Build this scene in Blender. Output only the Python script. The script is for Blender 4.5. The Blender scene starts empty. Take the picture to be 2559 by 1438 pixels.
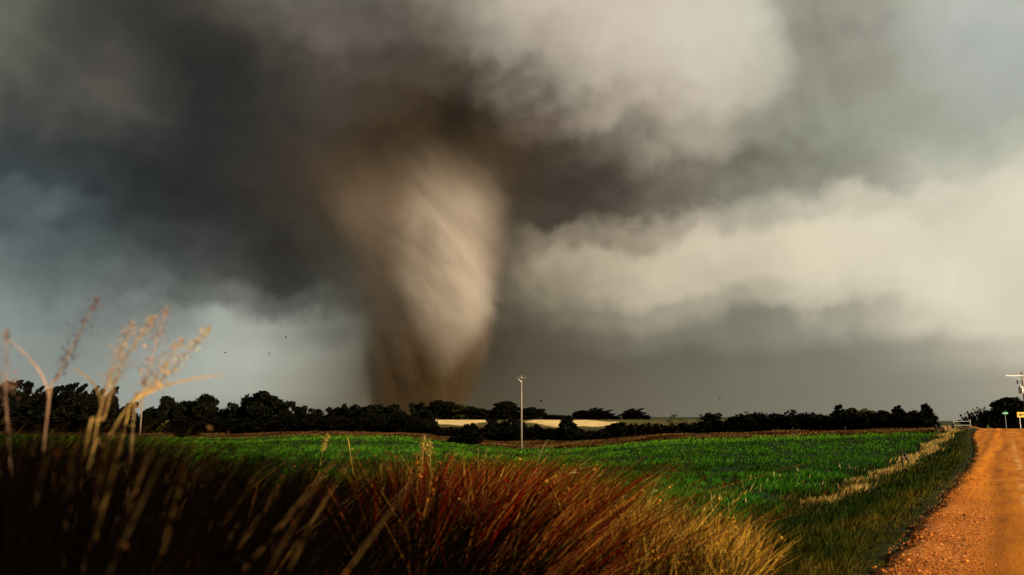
import bpy, math, random
import numpy as np
from mathutils import Vector, Matrix

rng = np.random.default_rng(7)
random.seed(7)
scene = bpy.context.scene
COL = scene.collection
R = math.radians

# ------------------------------------------------------------------ camera
CAM_H = 1.8
PITCH = R(9.4)
FPX = 2008.0                      # focal length in photograph pixels (2559 wide)
cam_d = bpy.data.cameras.new('camera')
cam_d.sensor_width = 36.0
cam_d.lens = 36.0 * FPX / 2559.0
cam_d.clip_start = 0.05
cam_d.clip_end = 30000
cam_d.dof.use_dof = True
cam_d.dof.focus_distance = 70.0
cam_d.dof.aperture_fstop = 1.4
cam = bpy.data.objects.new('camera', cam_d)
cam.location = (0, 0, CAM_H)
cam.rotation_euler = (R(90) + PITCH, 0, 0)
COL.objects.link(cam)
scene.camera = cam

# ------------------------------------------------------------------ exposure, sun
EXPO = 0.6
vs = scene.view_settings
vs.view_transform = 'Standard'
vs.look = 'None'
vs.exposure = EXPO
vs.gamma = 1.0
scene.cycles.use_denoising = True
scene.cycles.max_bounces = 6
scene.cycles.diffuse_bounces = 2
scene.cycles.volume_bounces = 2
scene.cycles.transparent_max_bounces = 8
scene.cycles.volume_step_rate = 1.0

SUN_AZ, SUN_EL = R(132), R(20)
sun_dir = Vector((math.sin(SUN_AZ) * math.cos(SUN_EL), math.cos(SUN_AZ) * math.cos(SUN_EL), math.sin(SUN_EL)))
sd = bpy.data.lights.new('sun', 'SUN')
sd.energy = 5.0
sd.angle = R(0.5)
sd.color = (1.0, 0.80, 0.54)
sun = bpy.data.objects.new('sun', sd)
sun.rotation_euler = sun_dir.to_track_quat('Z', 'Y').to_euler()
COL.objects.link(sun)


def s2l(c):
    c = c / 255.0
    return c / 12.92 if c <= 0.04045 else ((c + 0.055) / 1.055) ** 2.4


def rgb(r, g, b):
    return (s2l(r), s2l(g), s2l(b), 1.0)


def ray(px, py):
    """direction through a photograph pixel, scaled to forward = 1"""
    x = (px - 1279.5) / FPX
    y = (719.0 - py) / FPX
    f = math.cos(PITCH) - y * math.sin(PITCH)
    u = y * math.cos(PITCH) + math.sin(PITCH)
    return x / f, u / f


def at(px, py, fwd):
    x, u = ray(px, py)
    return Vector((x * fwd, fwd, CAM_H + u * fwd))


def aim(dx, dy, dz):
    """inverse of ray: direction -> photograph pixel (used to lay the storm's cloud bands on the sky)"""
    f = dy * math.cos(PITCH) + dz * math.sin(PITCH)
    u = -dy * math.sin(PITCH) + dz * math.cos(PITCH)
    return 1279.5 + FPX * dx / f, 719.0 - FPX * u / f


# ------------------------------------------------------------------ sky (world)
SKY_X = [0, 150, 300, 450, 600, 750, 900, 1050, 1200, 1300, 1400, 1550, 1700, 1830, 1920, 2000, 2150, 2300, 2450, 2559]
SKY = {
    0: [(98, 98, 88), (78, 76, 68), (64, 62, 55), (64, 61, 54), (84, 78, 68), (108, 101, 90), (118, 110, 98), (128, 119, 105), (160, 150, 134), (186, 175, 158), (200, 188, 170), (208, 196, 178), (210, 199, 180), (208, 203, 185), (200, 195, 178), (138, 136, 121), (160, 158, 144), (176, 177, 164), (184, 188, 178), (184, 188, 178)],
    100: [(92, 91, 81), (82, 80, 71), (64, 62, 55), (54, 51, 45), (60, 56, 48), (78, 71, 61), (84, 77, 66), (88, 79, 67), (120, 110, 96), (158, 147, 131), (186, 174, 157), (204, 192, 175), (208, 197, 179), (208, 203, 185), (196, 192, 174), (128, 127, 113), (148, 146, 133), (170, 171, 161), (178, 181, 177), (178, 181, 177)],
    200: [(84, 83, 75), (84, 80, 71), (72, 68, 60), (46, 46, 41), (50, 47, 41), (62, 56, 47), (66, 58, 47), (64, 54, 41), (62, 51, 36), (112, 101, 85), (150, 139, 122), (186, 175, 157), (200, 189, 171), (200, 192, 173), (182, 178, 160), (134, 133, 119), (140, 139, 125), (162, 162, 150), (174, 178, 172), (174, 178, 172)],
    290: [(74, 75, 69), (76, 73, 66), (74, 71, 63), (38, 40, 36), (44, 42, 37), (60, 54, 44), (60, 50, 35), (54, 40, 19), (42, 29, 9), (70, 57, 40), (96, 83, 66), (150, 138, 121), (190, 178, 160), (186, 178, 160), (160, 159, 143), (156, 156, 140), (150, 149, 133), (164, 165, 150), (172, 176, 163), (172, 176, 163)],
    370: [(62, 65, 61), (50, 52, 49), (48, 49, 45), (37, 38, 34), (44, 41, 35), (58, 48, 36), (60, 46, 26), (58, 44, 23), (52, 39, 20), (58, 45, 25), (66, 56, 43), (74, 66, 54), (150, 139, 122), (122, 117, 101), (112, 110, 95), (128, 127, 112), (150, 150, 135), (158, 159, 144), (176, 178, 161), (186, 188, 170)],
    450: [(54, 60, 60), (44, 48, 47), (40, 42, 39), (36, 37, 33), (42, 39, 33), (58, 47, 34), (60, 46, 26), (70, 57, 40), (66, 54, 38), (60, 49, 33), (68, 59, 47), (66, 59, 47), (88, 82, 69), (106, 103, 88), (116, 114, 99), (122, 121, 106), (150, 149, 134), (192, 189, 170), (218, 212, 190), (222, 216, 194)],
    520:  [(70, 79, 80), (62, 69, 69), (50, 54, 53), (42, 43, 39), (42, 40, 34), (54, 45, 32), (58, 45, 27), (70, 58, 42), (66, 55, 40), (66, 56, 41), (76, 67, 54), (98, 88, 74), (134, 124, 108), (160, 153, 136), (164, 160, 143), (176, 171, 152), (208, 201, 179), (222, 215, 191), (225, 218, 195), (226, 220, 197)],
    590:  [(92, 103, 103), (84, 94, 94), (66, 72, 71), (55, 57, 54), (52, 52, 47), (54, 48, 37), (58, 47, 30), (64, 54, 38), (70, 60, 44), (100, 89, 71), (164, 149, 124), (196, 181, 155), (208, 194, 169), (212, 200, 175), (214, 203, 177), (217, 206, 180), (221, 212, 186), (223, 215, 190), (226, 219, 195), (226, 219, 195)],
    660:  [(98, 110, 109), (92, 103, 102), (80, 88, 85), (68, 71, 67), (60, 60, 54), (54, 52, 42), (58, 50, 36), (64, 54, 40), (74, 65, 49), (118, 107, 86), (160, 147, 121), (190, 177, 151), (202, 190, 165), (207, 196, 171), (213, 201, 175), (216, 205, 179), (221, 211, 185), (224, 216, 191), (228, 220, 196), (228, 220, 196)],
    730:  [(108, 118, 115), (100, 110, 107), (94, 101, 97), (82, 86, 81), (74, 75, 69), (62, 60, 51), (60, 53, 40), (62, 53, 39), (70, 61, 46), (96, 87, 69), (130, 120, 99), (156, 147, 126), (166, 157, 136), (176, 167, 145), (190, 180, 157), (200, 190, 167), (212, 203, 179), (220, 212, 188), (224, 217, 193), (220, 214, 191)],
    800:  [(132, 141, 136), (120, 128, 123), (120, 127, 122), (128, 134, 127), (168, 172, 161), (104, 104, 95), (62, 56, 44), (62, 53, 39), (64, 55, 40), (78, 70, 54), (98, 91, 76), (118, 112, 96), (132, 127, 111), (138, 134, 118), (140, 136, 120), (138, 135, 119), (176, 170, 151), (206, 199, 177), (216, 209, 187), (218, 211, 189)],
    870:  [(140, 147, 141), (130, 137, 131), (136, 142, 136), (154, 160, 152), (182, 185, 173), (146, 145, 132), (76, 70, 57), (62, 53, 39), (64, 55, 40), (74, 66, 50), (84, 77, 62), (94, 88, 73), (104, 99, 84), (112, 108, 94), (116, 113, 98), (116, 114, 99), (128, 125, 110), (154, 149, 132), (186, 180, 160), (200, 193, 172)],
    950:  [(138, 144, 137), (140, 146, 139), (148, 154, 146), (166, 171, 161), (176, 178, 165), (150, 148, 134), (92, 85, 69), (66, 56, 40), (70, 61, 45), (82, 75, 59), (90, 83, 68), (98, 92, 77), (106, 101, 86), (113, 109, 94), (116, 113, 98), (119, 116, 101), (126, 123, 108), (138, 134, 118), (154, 149, 132), (166, 160, 142)],
    1040: [(138, 143, 135), (142, 147, 139), (150, 155, 146), (154, 157, 147), (146, 147, 134), (128, 125, 110), (98, 91, 74), (76, 66, 48), (80, 71, 54), (90, 83, 67), (95, 89, 74), (103, 97, 82), (110, 105, 90), (115, 111, 96), (118, 115, 100), (121, 118, 103), (127, 124, 109), (136, 132, 116), (147, 143, 126), (152, 147, 130)],
}
SKY_Y = sorted(SKY)
SKY_A = np.array([[[s2l(c) for c in SKY[y][i]] for i in range(len(SKY_X))] for y in SKY_Y])


def sky_at(px, py):
    i = int(np.clip(np.searchsorted(SKY_X, px) - 1, 0, len(SKY_X) - 2))
    j = int(np.clip(np.searchsorted(SKY_Y, py) - 1, 0, len(SKY_Y) - 2))
    a = np.clip((px - SKY_X[i]) / (SKY_X[i + 1] - SKY_X[i]), 0, 1)
    b = np.clip((py - SKY_Y[j]) / (SKY_Y[j + 1] - SKY_Y[j]), 0, 1)
    top = SKY_A[j, i] * (1 - a) + SKY_A[j, i + 1] * a
    bot = SKY_A[j + 1, i] * (1 - a) + SKY_A[j + 1, i + 1] * a
    return top * (1 - b) + bot * b


class NT:
    """small helper to wire node trees"""
    def __init__(self, tree):
        self.t = tree
        tree.nodes.clear()

    def n(self, typ, **kw):
        nd = self.t.nodes.new(typ)
        ins = kw.pop('ins', {})
        for k, v in kw.items():
            setattr(nd, k, v)
        for k, v in ins.items():
            self.set(nd.inputs[k], v)
        return nd

    def set(self, sock, v):
        if hasattr(v, 'outputs'):
            v = v.outputs[0]
        if isinstance(v, bpy.types.NodeSocket):
            self.t.links.new(v, sock)
        else:
            sock.default_value = v

    def m(self, op, a, b=0.0, c=0.0, clamp=False):
        nd = self.t.nodes.new('ShaderNodeMath')
        nd.operation = op
        nd.use_clamp = clamp
        for i, v in enumerate((a, b, c)):
            self.set(nd.inputs[i], v)
        return nd.outputs[0]

    def v(self, op, a, b=(0, 0, 0), scale=None):
        nd = self.t.nodes.new('ShaderNodeVectorMath')
        nd.operation = op
        self.set(nd.inputs[0], a)
        if op != 'NORMALIZE':
            self.set(nd.inputs[1], b)
        if scale is not None:
            self.set(nd.inputs['Scale'], scale)
        return nd.outputs['Value'] if op in ('LENGTH', 'DOT_PRODUCT', 'DISTANCE') else nd.outputs[0]

    def noise(self, vec, scale, detail=4, rough=0.55, dist=0.0, color=False):
        nd = self.n('ShaderNodeTexNoise', ins={'Vector': vec, 'Scale': scale, 'Detail': detail, 'Roughness': rough, 'Distortion': dist})
        return nd.outputs['Color' if color else 0]

    def ss(self, val, lo, hi, a=0.0, b=1.0, kind='SMOOTHSTEP'):
        nd = self.n('ShaderNodeMapRange', interpolation_type=kind, ins={'Value': val, 'From Min': lo, 'From Max': hi, 'To Min': a, 'To Max': b})
        return nd.outputs[0]

    def mix(self, fac, a, b, blend='MIX'):
        nd = self.t.nodes.new('ShaderNodeMix')
        nd.data_type = 'RGBA'
        nd.blend_type = blend
        self.set(nd.inputs[0], fac)
        self.set(nd.inputs[6], a)
        self.set(nd.inputs[7], b)
        return nd.outputs[2]

    def ramp(self, fac, stops, interp='LINEAR'):
        nd = self.t.nodes.new('ShaderNodeValToRGB')
        self.set(nd.inputs[0], fac)
        r = nd.color_ramp
        r.interpolation = interp
        while len(r.elements) < len(stops):
            r.elements.new(0.5)
        for e, (p, c) in zip(r.elements, stops):
            e.position = p
        for e, (p, c) in zip(r.elements, stops):
            e.color = tuple(c) if len(c) == 4 else (*c, 1)
        return nd.outputs[0]

    def curve(self, fac, pts):
        nd = self.t.nodes.new('ShaderNodeFloatCurve')
        self.set(nd.inputs['Value'], fac)
        c = nd.mapping.curves[0]
        while len(c.points) < len(pts):
            c.points.new(0.5, 0.5)
        for p, (x, y) in zip(c.points, pts):
            p.location = (x, y)
        nd.mapping.update()
        return nd.outputs[0]


def build_world():
    w = bpy.data.worlds.new('World')
    scene.world = w
    w.use_nodes = True
    t = NT(w.node_tree)
    out = t.n('ShaderNodeOutputWorld')
    tc = t.n('ShaderNodeTexCoord')
    d = tc.outputs['Generated']
    # billows: push the direction about with turbulence before looking the cloud bands up
    n1 = t.noise(d, 4.5, 3, 0.55, 0.3, color=True)
    n2 = t.noise(d, 13.0, 4, 0.52, 0.15, color=True)
    off1 = t.v('SCALE', t.v('SUBTRACT', n1, (0.5, 0.5, 0.5)), scale=0.13)
    off2 = t.v('SCALE', t.v('SUBTRACT', n2, (0.5, 0.5, 0.5)), scale=0.070)
    n4 = t.noise(d, 30.0, 3, 0.5, 0.0, color=True)
    off4 = t.v('SCALE', t.v('SUBTRACT', n4, (0.5, 0.5, 0.5)), scale=0.034)
    off = t.v('ADD', t.v('ADD', off1, off2), off4)
    # the rain-washed air under the cloud base is smooth: turbulence dies out towards the horizon
    sep0 = t.n('ShaderNodeSeparateXYZ', ins={0: d})
    calm = t.ss(sep0.outputs[2], 0.02, 0.16)
    dw = t.v('NORMALIZE', t.v('ADD', d, t.v('SCALE', off, scale=calm)))
    sep = t.n('ShaderNodeSeparateXYZ', ins={0: dw})
    az = t.m('ARCTAN2', sep.outputs[0], sep.outputs[1])
    el = t.m('ARCSINE', sep.outputs[2])
    A = R(37)
    u = t.m('MULTIPLY_ADD', az, 1 / (2 * A), 0.5, clamp=True)
    n_st = 32
    els = [0.3, 2.2, 4.2, 6.2, 8.2, 10.2, 12.2, 14.0, 15.8, 17.6, 19.6, 22.0, 24.5, 27.0, 30.0]
    prev = None
    for k, e in enumerate(els):
        stops = []
        for i in range(n_st):
            p = i / (n_st - 1)
            a = -A + 2 * A * p
            px, py = aim(math.sin(a) * math.cos(R(e)), math.cos(a) * math.cos(R(e)), math.sin(R(e)))
            stops.append((p, tuple(sky_at(px, py))))
        c = t.ramp(u, stops)
        if prev is None:
            prev = c
        else:
            prev = t.mix(t.ss(el, R(els[k - 1]), R(e), kind='SMOOTHSTEP'), prev, c)
    # the storm's even overcast goes on all round and overhead
    overcast = (0.13, 0.125, 0.108, 1)
    back = t.m('MAXIMUM', t.ss(t.m('ABSOLUTE', az), R(37), R(80)), t.ss(el, R(30), R(50)))
    cloud = t.mix(back, prev, overcast)
    # fine wisps
    n3 = t.noise(d, 8.0, 5, 0.55, 0.3)
    wisp = t.m('MULTIPLY', t.ss(n3, 0.30, 0.70, -1.0, 1.0), t.m('MULTIPLY', calm, 0.24))
    bw = t.n('ShaderNodeRGBToBW', ins={0: cloud})
    wisp = t.m('MULTIPLY', wisp, t.ss(bw.outputs[0], 0.05, 0.45, 1.0, 0.25))
    # torn scud round the top of the tornado
    ca = t.m('DIVIDE', t.m('SUBTRACT', az, R(-3.0)), R(8.5))
    ce = t.m('DIVIDE', t.m('SUBTRACT', el, R(20.0)), R(5.0))
    collar = t.m('EXPONENT', t.m('MULTIPLY', t.m('ADD', t.m('MULTIPLY', ca, ca), t.m('MULTIPLY', ce, ce)), -1.0))
    torn = t.ss(t.noise(t.v('MULTIPLY', d, (1, 1, 1.6)), 10.0, 5, 0.55, 0.25), 0.38, 0.64, -0.35, 1.0)
    wisp = t.m('SUBTRACT', wisp, t.m('MULTIPLY', t.m('MULTIPLY', collar, torn), 0.42))
    cloud = t.v('SCALE', cloud, scale=t.m('ADD', 1.0, wisp))
    sky = t.n('ShaderNodeTexSky', sky_type='NISHITA', sun_disc=False, sun_elevation=SUN_EL, sun_rotation=SUN_AZ)
    b1 = t.n('ShaderNodeBackground', ins={'Color': cloud, 'Strength': 2 ** -EXPO})
    b2 = t.n('ShaderNodeBackground', ins={'Color': sky.outputs[0], 'Strength': 0.05})
    mx = t.n('ShaderNodeMixShader', ins={0: 0.02, 1: b1, 2: b2})       # thin breaks in the overcast
    t.set(out.inputs['Surface'], mx)
    w.cycles.sampling_method = 'MANUAL'
    w.cycles.sample_map_resolution = 512


build_world()

# ------------------------------------------------------------------ helpers


def tag(o, label=None, cat=None, group=None, kind=None):
    if label: o['label'] = label
    if cat: o['category'] = cat
    if group: o['group'] = group
    if kind: o['kind'] = kind
    return o


def link(o, parent=None):
    COL.objects.link(o)
    if parent is not None:
        o.parent = parent
    return o


def empty(name, loc, rot=(0, 0, 0), scale=(1, 1, 1)):
    o = bpy.data.objects.new(name, None)
    o.empty_display_size = 0.2
    o.location = loc
    o.rotation_euler = rot
    o.scale = scale
    return link(o)


def np_mesh(name, verts, faces_flat, sizes, mat=None, cols=None, smooth=False):
    """mesh from numpy arrays; faces_flat = loop vertex indices, sizes = loops per face, cols = colour per vertex"""
    me = bpy.data.meshes.new(name)
    verts = np.asarray(verts, dtype=np.float32)
    faces_flat = np.asarray(faces_flat, dtype=np.int32)
    sizes = np.asarray(sizes, dtype=np.int32)
    me.vertices.add(len(verts))
    me.vertices.foreach_set('co', verts.ravel())
    me.loops.add(len(faces_flat))
    me.loops.foreach_set('vertex_index', faces_flat)
    me.polygons.add(len(sizes))
    starts = np.concatenate(([0], np.cumsum(sizes)[:-1])).astype(np.int32)
    me.polygons.foreach_set('loop_start', starts)
    me.polygons.foreach_set('loop_total', sizes)
    if smooth:
        me.polygons.foreach_set('use_smooth', np.ones(len(sizes), dtype=bool))
    if cols is not None:
        at_ = me.color_attributes.new('Col', 'FLOAT_COLOR', 'POINT')
        c = np.ones((len(verts), 4), dtype=np.float32)
        c[:, :3] = cols
        at_.data.foreach_set('color', c.ravel())
    me.update()
    me.validate()
    if mat is not None:
        me.materials.append(mat)
    return me


def obj(name, me, parent=None, loc=(0, 0, 0), rot=(0, 0, 0), scale=(1, 1, 1)):
    o = bpy.data.objects.new(name, me)
    o.location = loc
    o.rotation_euler = rot
    o.scale = scale
    return link(o, parent)


class MB:
    """collects simple solids into one mesh"""
    def __init__(self):
        self.v, self.f = [], []

    def box(self, c, size, rot=None):
        b = len(self.v)
        M = rot if rot is not None else Matrix.Identity(3)
        for dx in (-.5, .5):
            for dy in (-.5, .5):
                for dz in (-.5, .5):
                    p = M @ Vector((dx * size[0], dy * size[1], dz * size[2])) + Vector(c)
                    self.v.append(tuple(p))
        for q in ((0, 1, 3, 2), (4, 6, 7, 5), (0, 4, 5, 1), (2, 3, 7, 6), (0, 2, 6, 4), (1, 5, 7, 3)):
            self.f.append(tuple(b + i for i in q))
        return self

    def tube(self, pts, radii, n=8, cap=True):
        pts = [Vector(p) for p in pts]
        if not hasattr(radii, '__len__'):
            radii = [radii] * len(pts)
        b = len(self.v)
        for i, p in enumerate(pts):
            d = (pts[min(i + 1, len(pts) - 1)] - pts[max(i - 1, 0)])
            d = d.normalized() if d.length > 1e-9 else Vector((0, 0, 1))
            a = Vector((1, 0, 0)) if abs(d.x) < 0.9 else Vector((0, 1, 0))
            u = d.cross(a).normalized()
            w = d.cross(u)
            for k in range(n):
                th = 2 * math.pi * k / n
                self.v.append(tuple(p + (u * math.cos(th) + w * math.sin(th)) * radii[i]))
        for i in range(len(pts) - 1):
            for k in range(n):
                k2 = (k + 1) % n
                self.f.append((b + i * n + k, b + i * n + k2, b + (i + 1) * n + k2, b + (i + 1) * n + k))
        if cap:
            self.f.append(tuple(b + k for k in reversed(range(n))))
            e = b + (len(pts) - 1) * n
            self.f.append(tuple(e + k for k in range(n)))
        return self

    def poly(self, pts):
        b = len(self.v)
        self.v += [tuple(p) for p in pts]
        self.f.append(tuple(range(b, b + len(pts))))
        return self

    def mesh(self, name, mat, smooth=False):
        me = bpy.data.meshes.new(name)
        me.from_pydata(self.v, [], self.f)
        if smooth:
            me.polygons.foreach_set('use_smooth', [True] * len(me.polygons))
        me.update()
        me.materials.append(mat)
        return me

    def build(self, name, mat, parent=None, smooth=False, **kw):
        return obj(name, self.mesh(name, mat, smooth), parent, **kw)


# ------------------------------------------------------------------ materials
MATS = {}


def principled(name, rough=0.8, spec=0.3):
    m = bpy.data.materials.new(name)
    m.use_nodes = True
    t = NT(m.node_tree)
    out = t.n('ShaderNodeOutputMaterial')
    b = t.n('ShaderNodeBsdfPrincipled', ins={'Roughness': rough, 'Specular IOR Level': spec})
    t.set(out.inputs[0], b)
    MATS[name] = m
    return m, t, b, out


def mat_noise(name, c1, c2, scale=8.0, rough=0.8, spec=0.2, bump=0.0, stretch=(1, 1, 1), metallic=0.0, detail=5):
    m, t, b, out = principled(name, rough, spec)
    tc = t.n('ShaderNodeTexCoord')
    v = t.v('MULTIPLY', tc.outputs['Object'], stretch)
    n = t.noise(v, scale, detail, 0.6)
    t.set(b.inputs['Base Color'], t.ramp(n, [(0.3, c1), (0.7, c2)]))
    b.inputs['Metallic'].default_value = metallic
    if bump:
        bp = t.n('ShaderNodeBump', ins={'Strength': bump, 'Distance': 0.02, 'Height': n})
        t.set(b.inputs['Normal'], bp)
    return m


def mat_blades(name, trans=0.25, rough=0.8, spec=0.0, vary=0.5):
    """leaf and blade material: colour of each blade from the mesh, light passing through thin leaves"""
    m, t, b, out = principled(name, rough, spec)
    a = t.n('ShaderNodeAttribute', attribute_name='Col')
    g = t.n('ShaderNodeNewGeometry')
    n = t.noise(g.outputs['Position'], 3.0, 3, 0.6)
    c = t.v('SCALE', a.outputs['Color'], scale=t.ss(n, 0.25, 0.75, 1 - vary, 1 + vary))
    t.set(b.inputs['Base Color'], c)
    tr = t.n('ShaderNodeBsdfTranslucent', ins={'Color': c})
    mx = t.n('ShaderNodeMixShader', ins={0: trans, 1: b, 2: tr})
    t.set(out.inputs[0], mx)
    return m


M_GRASS = mat_blades('grass_blades')
M_WHEAT = mat_blades('wheat_blades', 0.3)
M_STALK = mat_blades('dry_stalk', 0.15, 0.7)
M_LEAF = mat_blades('tree_leaves', 0.08, 0.9, 0.0, 0.4)
M_BARK = mat_noise('bark', (0.012, 0.009, 0.006), (0.03, 0.023, 0.016), 20, 0.9, 0.1, 0.4, (1, 1, 0.2))
M_POLE = mat_noise('pole_wood', (0.15, 0.12, 0.095), (0.33, 0.27, 0.21), 14, 0.85, 0.1, 0.3, (1, 1, 0.06))
M_ARM = mat_noise('crossarm_wood', (0.05, 0.042, 0.035), (0.11, 0.09, 0.075), 14, 0.85, 0.1, 0.2, (0.1, 1, 1))
M_POST = mat_noise('post_wood', (0.03, 0.023, 0.017), (0.075, 0.058, 0.042), 16, 0.9, 0.1, 0.4, (1, 1, 0.1))
M_METAL = mat_noise('galvanised_steel', (0.45, 0.46, 0.46), (0.6, 0.6, 0.58), 20, 0.45, 0.5, 0, (1, 1, 1), 0.6)
M_TANK = mat_noise('transformer_paint', (0.62, 0.64, 0.63), (0.75, 0.76, 0.74), 6, 0.45, 0.5)
M_INSUL = mat_noise('porcelain', (0.55, 0.55, 0.5), (0.7, 0.7, 0.66), 5, 0.25, 0.5)
M_DEBRIS = mat_noise('debris_scrap', (0.012, 0.01, 0.009), (0.04, 0.033, 0.028), 5, 0.8, 0.1)
M_YELLOW = mat_noise('yellow_sheeting', (0.75, 0.42, 0.015), (0.85, 0.5, 0.02), 9, 0.5, 0.4)
M_GREEN = mat_noise('green_sheeting', (0.04, 0.42, 0.20), (0.06, 0.5, 0.26), 9, 0.5, 0.4)
M_BLACK = mat_noise('black_print', (0.008, 0.008, 0.008), (0.015, 0.015, 0.014), 9, 0.6, 0.3)
M_WHITE = mat_noise('white_print', (0.65, 0.66, 0.64), (0.78, 0.78, 0.76), 9, 0.5, 0.3)

# ------------------------------------------------------------------ terrain
RD = np.array([0.5195, 0.8545])            # the dirt road's heading, 31 degrees right of the view
LEFT_EDGE, RIGHT_EDGE = 1.5, -5.5          # road edges, metres left of the camera
T_JUNCTION = 119.0

FAR = np.array([(-400, 1082, 236), (-100, 1085, 215), (350, 1092, 190), (600, 1095, 172), (800, 1089, 158), (1000, 1092, 146), (1150, 1108, 138),
                (1300, 1122, 130), (1450, 1118, 124), (1650, 1101, 116), (1900, 1093, 109), (2100, 1089, 103), (2300, 1085, 96), (2700, 1080, 90)], float)
FAR_Z = np.array([CAM_H + ray(a, b)[1] * c for a, b, c in FAR])


def ss(x):
    x = np.clip(x, 0, 1)
    return x * x * (3 - 2 * x)


def to_road(X, Y):
    return RD[0] * X + RD[1] * Y, -RD[1] * X + RD[0] * Y       # s along, t to the left


def flare(s):
    """the road's left edge swings out towards the junction"""
    return 1.7 * ss((s - 35) / 72)


def from_road(s, t):
    return RD[0] * s - RD[1] * t, RD[1] * s + RD[0] * t


def px_of(X, Y):
    return 1279.5 + FPX * (X / np.maximum(Y, 0.5)) * 1.013


def far_edge(X, Y):
    p = np.clip(px_of(X, Y), -400, 2700)
    return np.interp(p, FAR[:, 0], FAR[:, 2]), np.interp(p, FAR[:, 0], FAR_Z)


def wave(X, Y, k, ph=0.0):
    return (np.sin(X * k * 1.0 + ph) * np.cos(Y * k * 0.83 + ph * 1.7) + np.sin((X * 0.6 + Y) * k * 1.9 + ph * 2.3) * 0.5) / 1.5


def ground_z(X, Y, road_cut=False):
    X = np.asarray(X, float); Y = np.asarray(Y, float)
    s, t = to_road(X, Y)
    zr = 0.75 * ss((s - 50) / 68)
    tv = t - flare(s)
    amp = 1 - 0.6 * ss((s - 60) / 55)
    cross = np.where(tv > 0, -0.62 * ss((tv - 1.4) / 3.0) - 0.33 * ss((tv - 3.6) / 2.4), -0.7 * ss((-5.4 - t) / 2.0))
    zv = zr + cross * amp
    F, zF = far_edge(X, Y)
    k = ss((Y - 25) / (F - 25)) * ss((t - 5.0) / 3.0)
    z = zv * (1 - k) + zF * k
    # land beyond the far side of the field
    zfar = np.interp(Y, [0, 160, 250, 300, 460, 900, 3000], [0.4, 0.2, -0.3, 0.0, 2.2, 5.6, 8.6])
    zfar = zfar - (zfar + 1.2) * ss((px_of(X, Y) - 1950) / 250) * (Y > 100)
    start = np.where(t > 5.0, F + 2, np.maximum(F + 2, 112))
    kb = ss((Y - start) / (60 + 0.2 * np.maximum(Y - start, 0)))
    bank = np.where(t > 4, 0.35 * ss((Y - F) / 7) * (1 - kb), 0)
    z = z * (1 - kb) + zfar * kb + bank
    z = z + 0.05 * wave(X, Y, 0.9) * ss((t - 1.6) / 2) + 0.12 * wave(X, Y, 0.13, 1.0) * ss((t - 8) / 10)
    if road_cut:
        on = (tv < LEFT_EDGE - 0.15) & (t > RIGHT_EDGE + 0.15) & (s < T_JUNCTION + 8)
        on2 = (s > T_JUNCTION - 3.4) & (s < T_JUNCTION + 3.4) & (np.abs(t) < 55)
        z = z - 0.16 * (on | on2)
    return z


def gz(x, y):
    return float(ground_z(np.array([x]), np.array([y]))[0])


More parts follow.
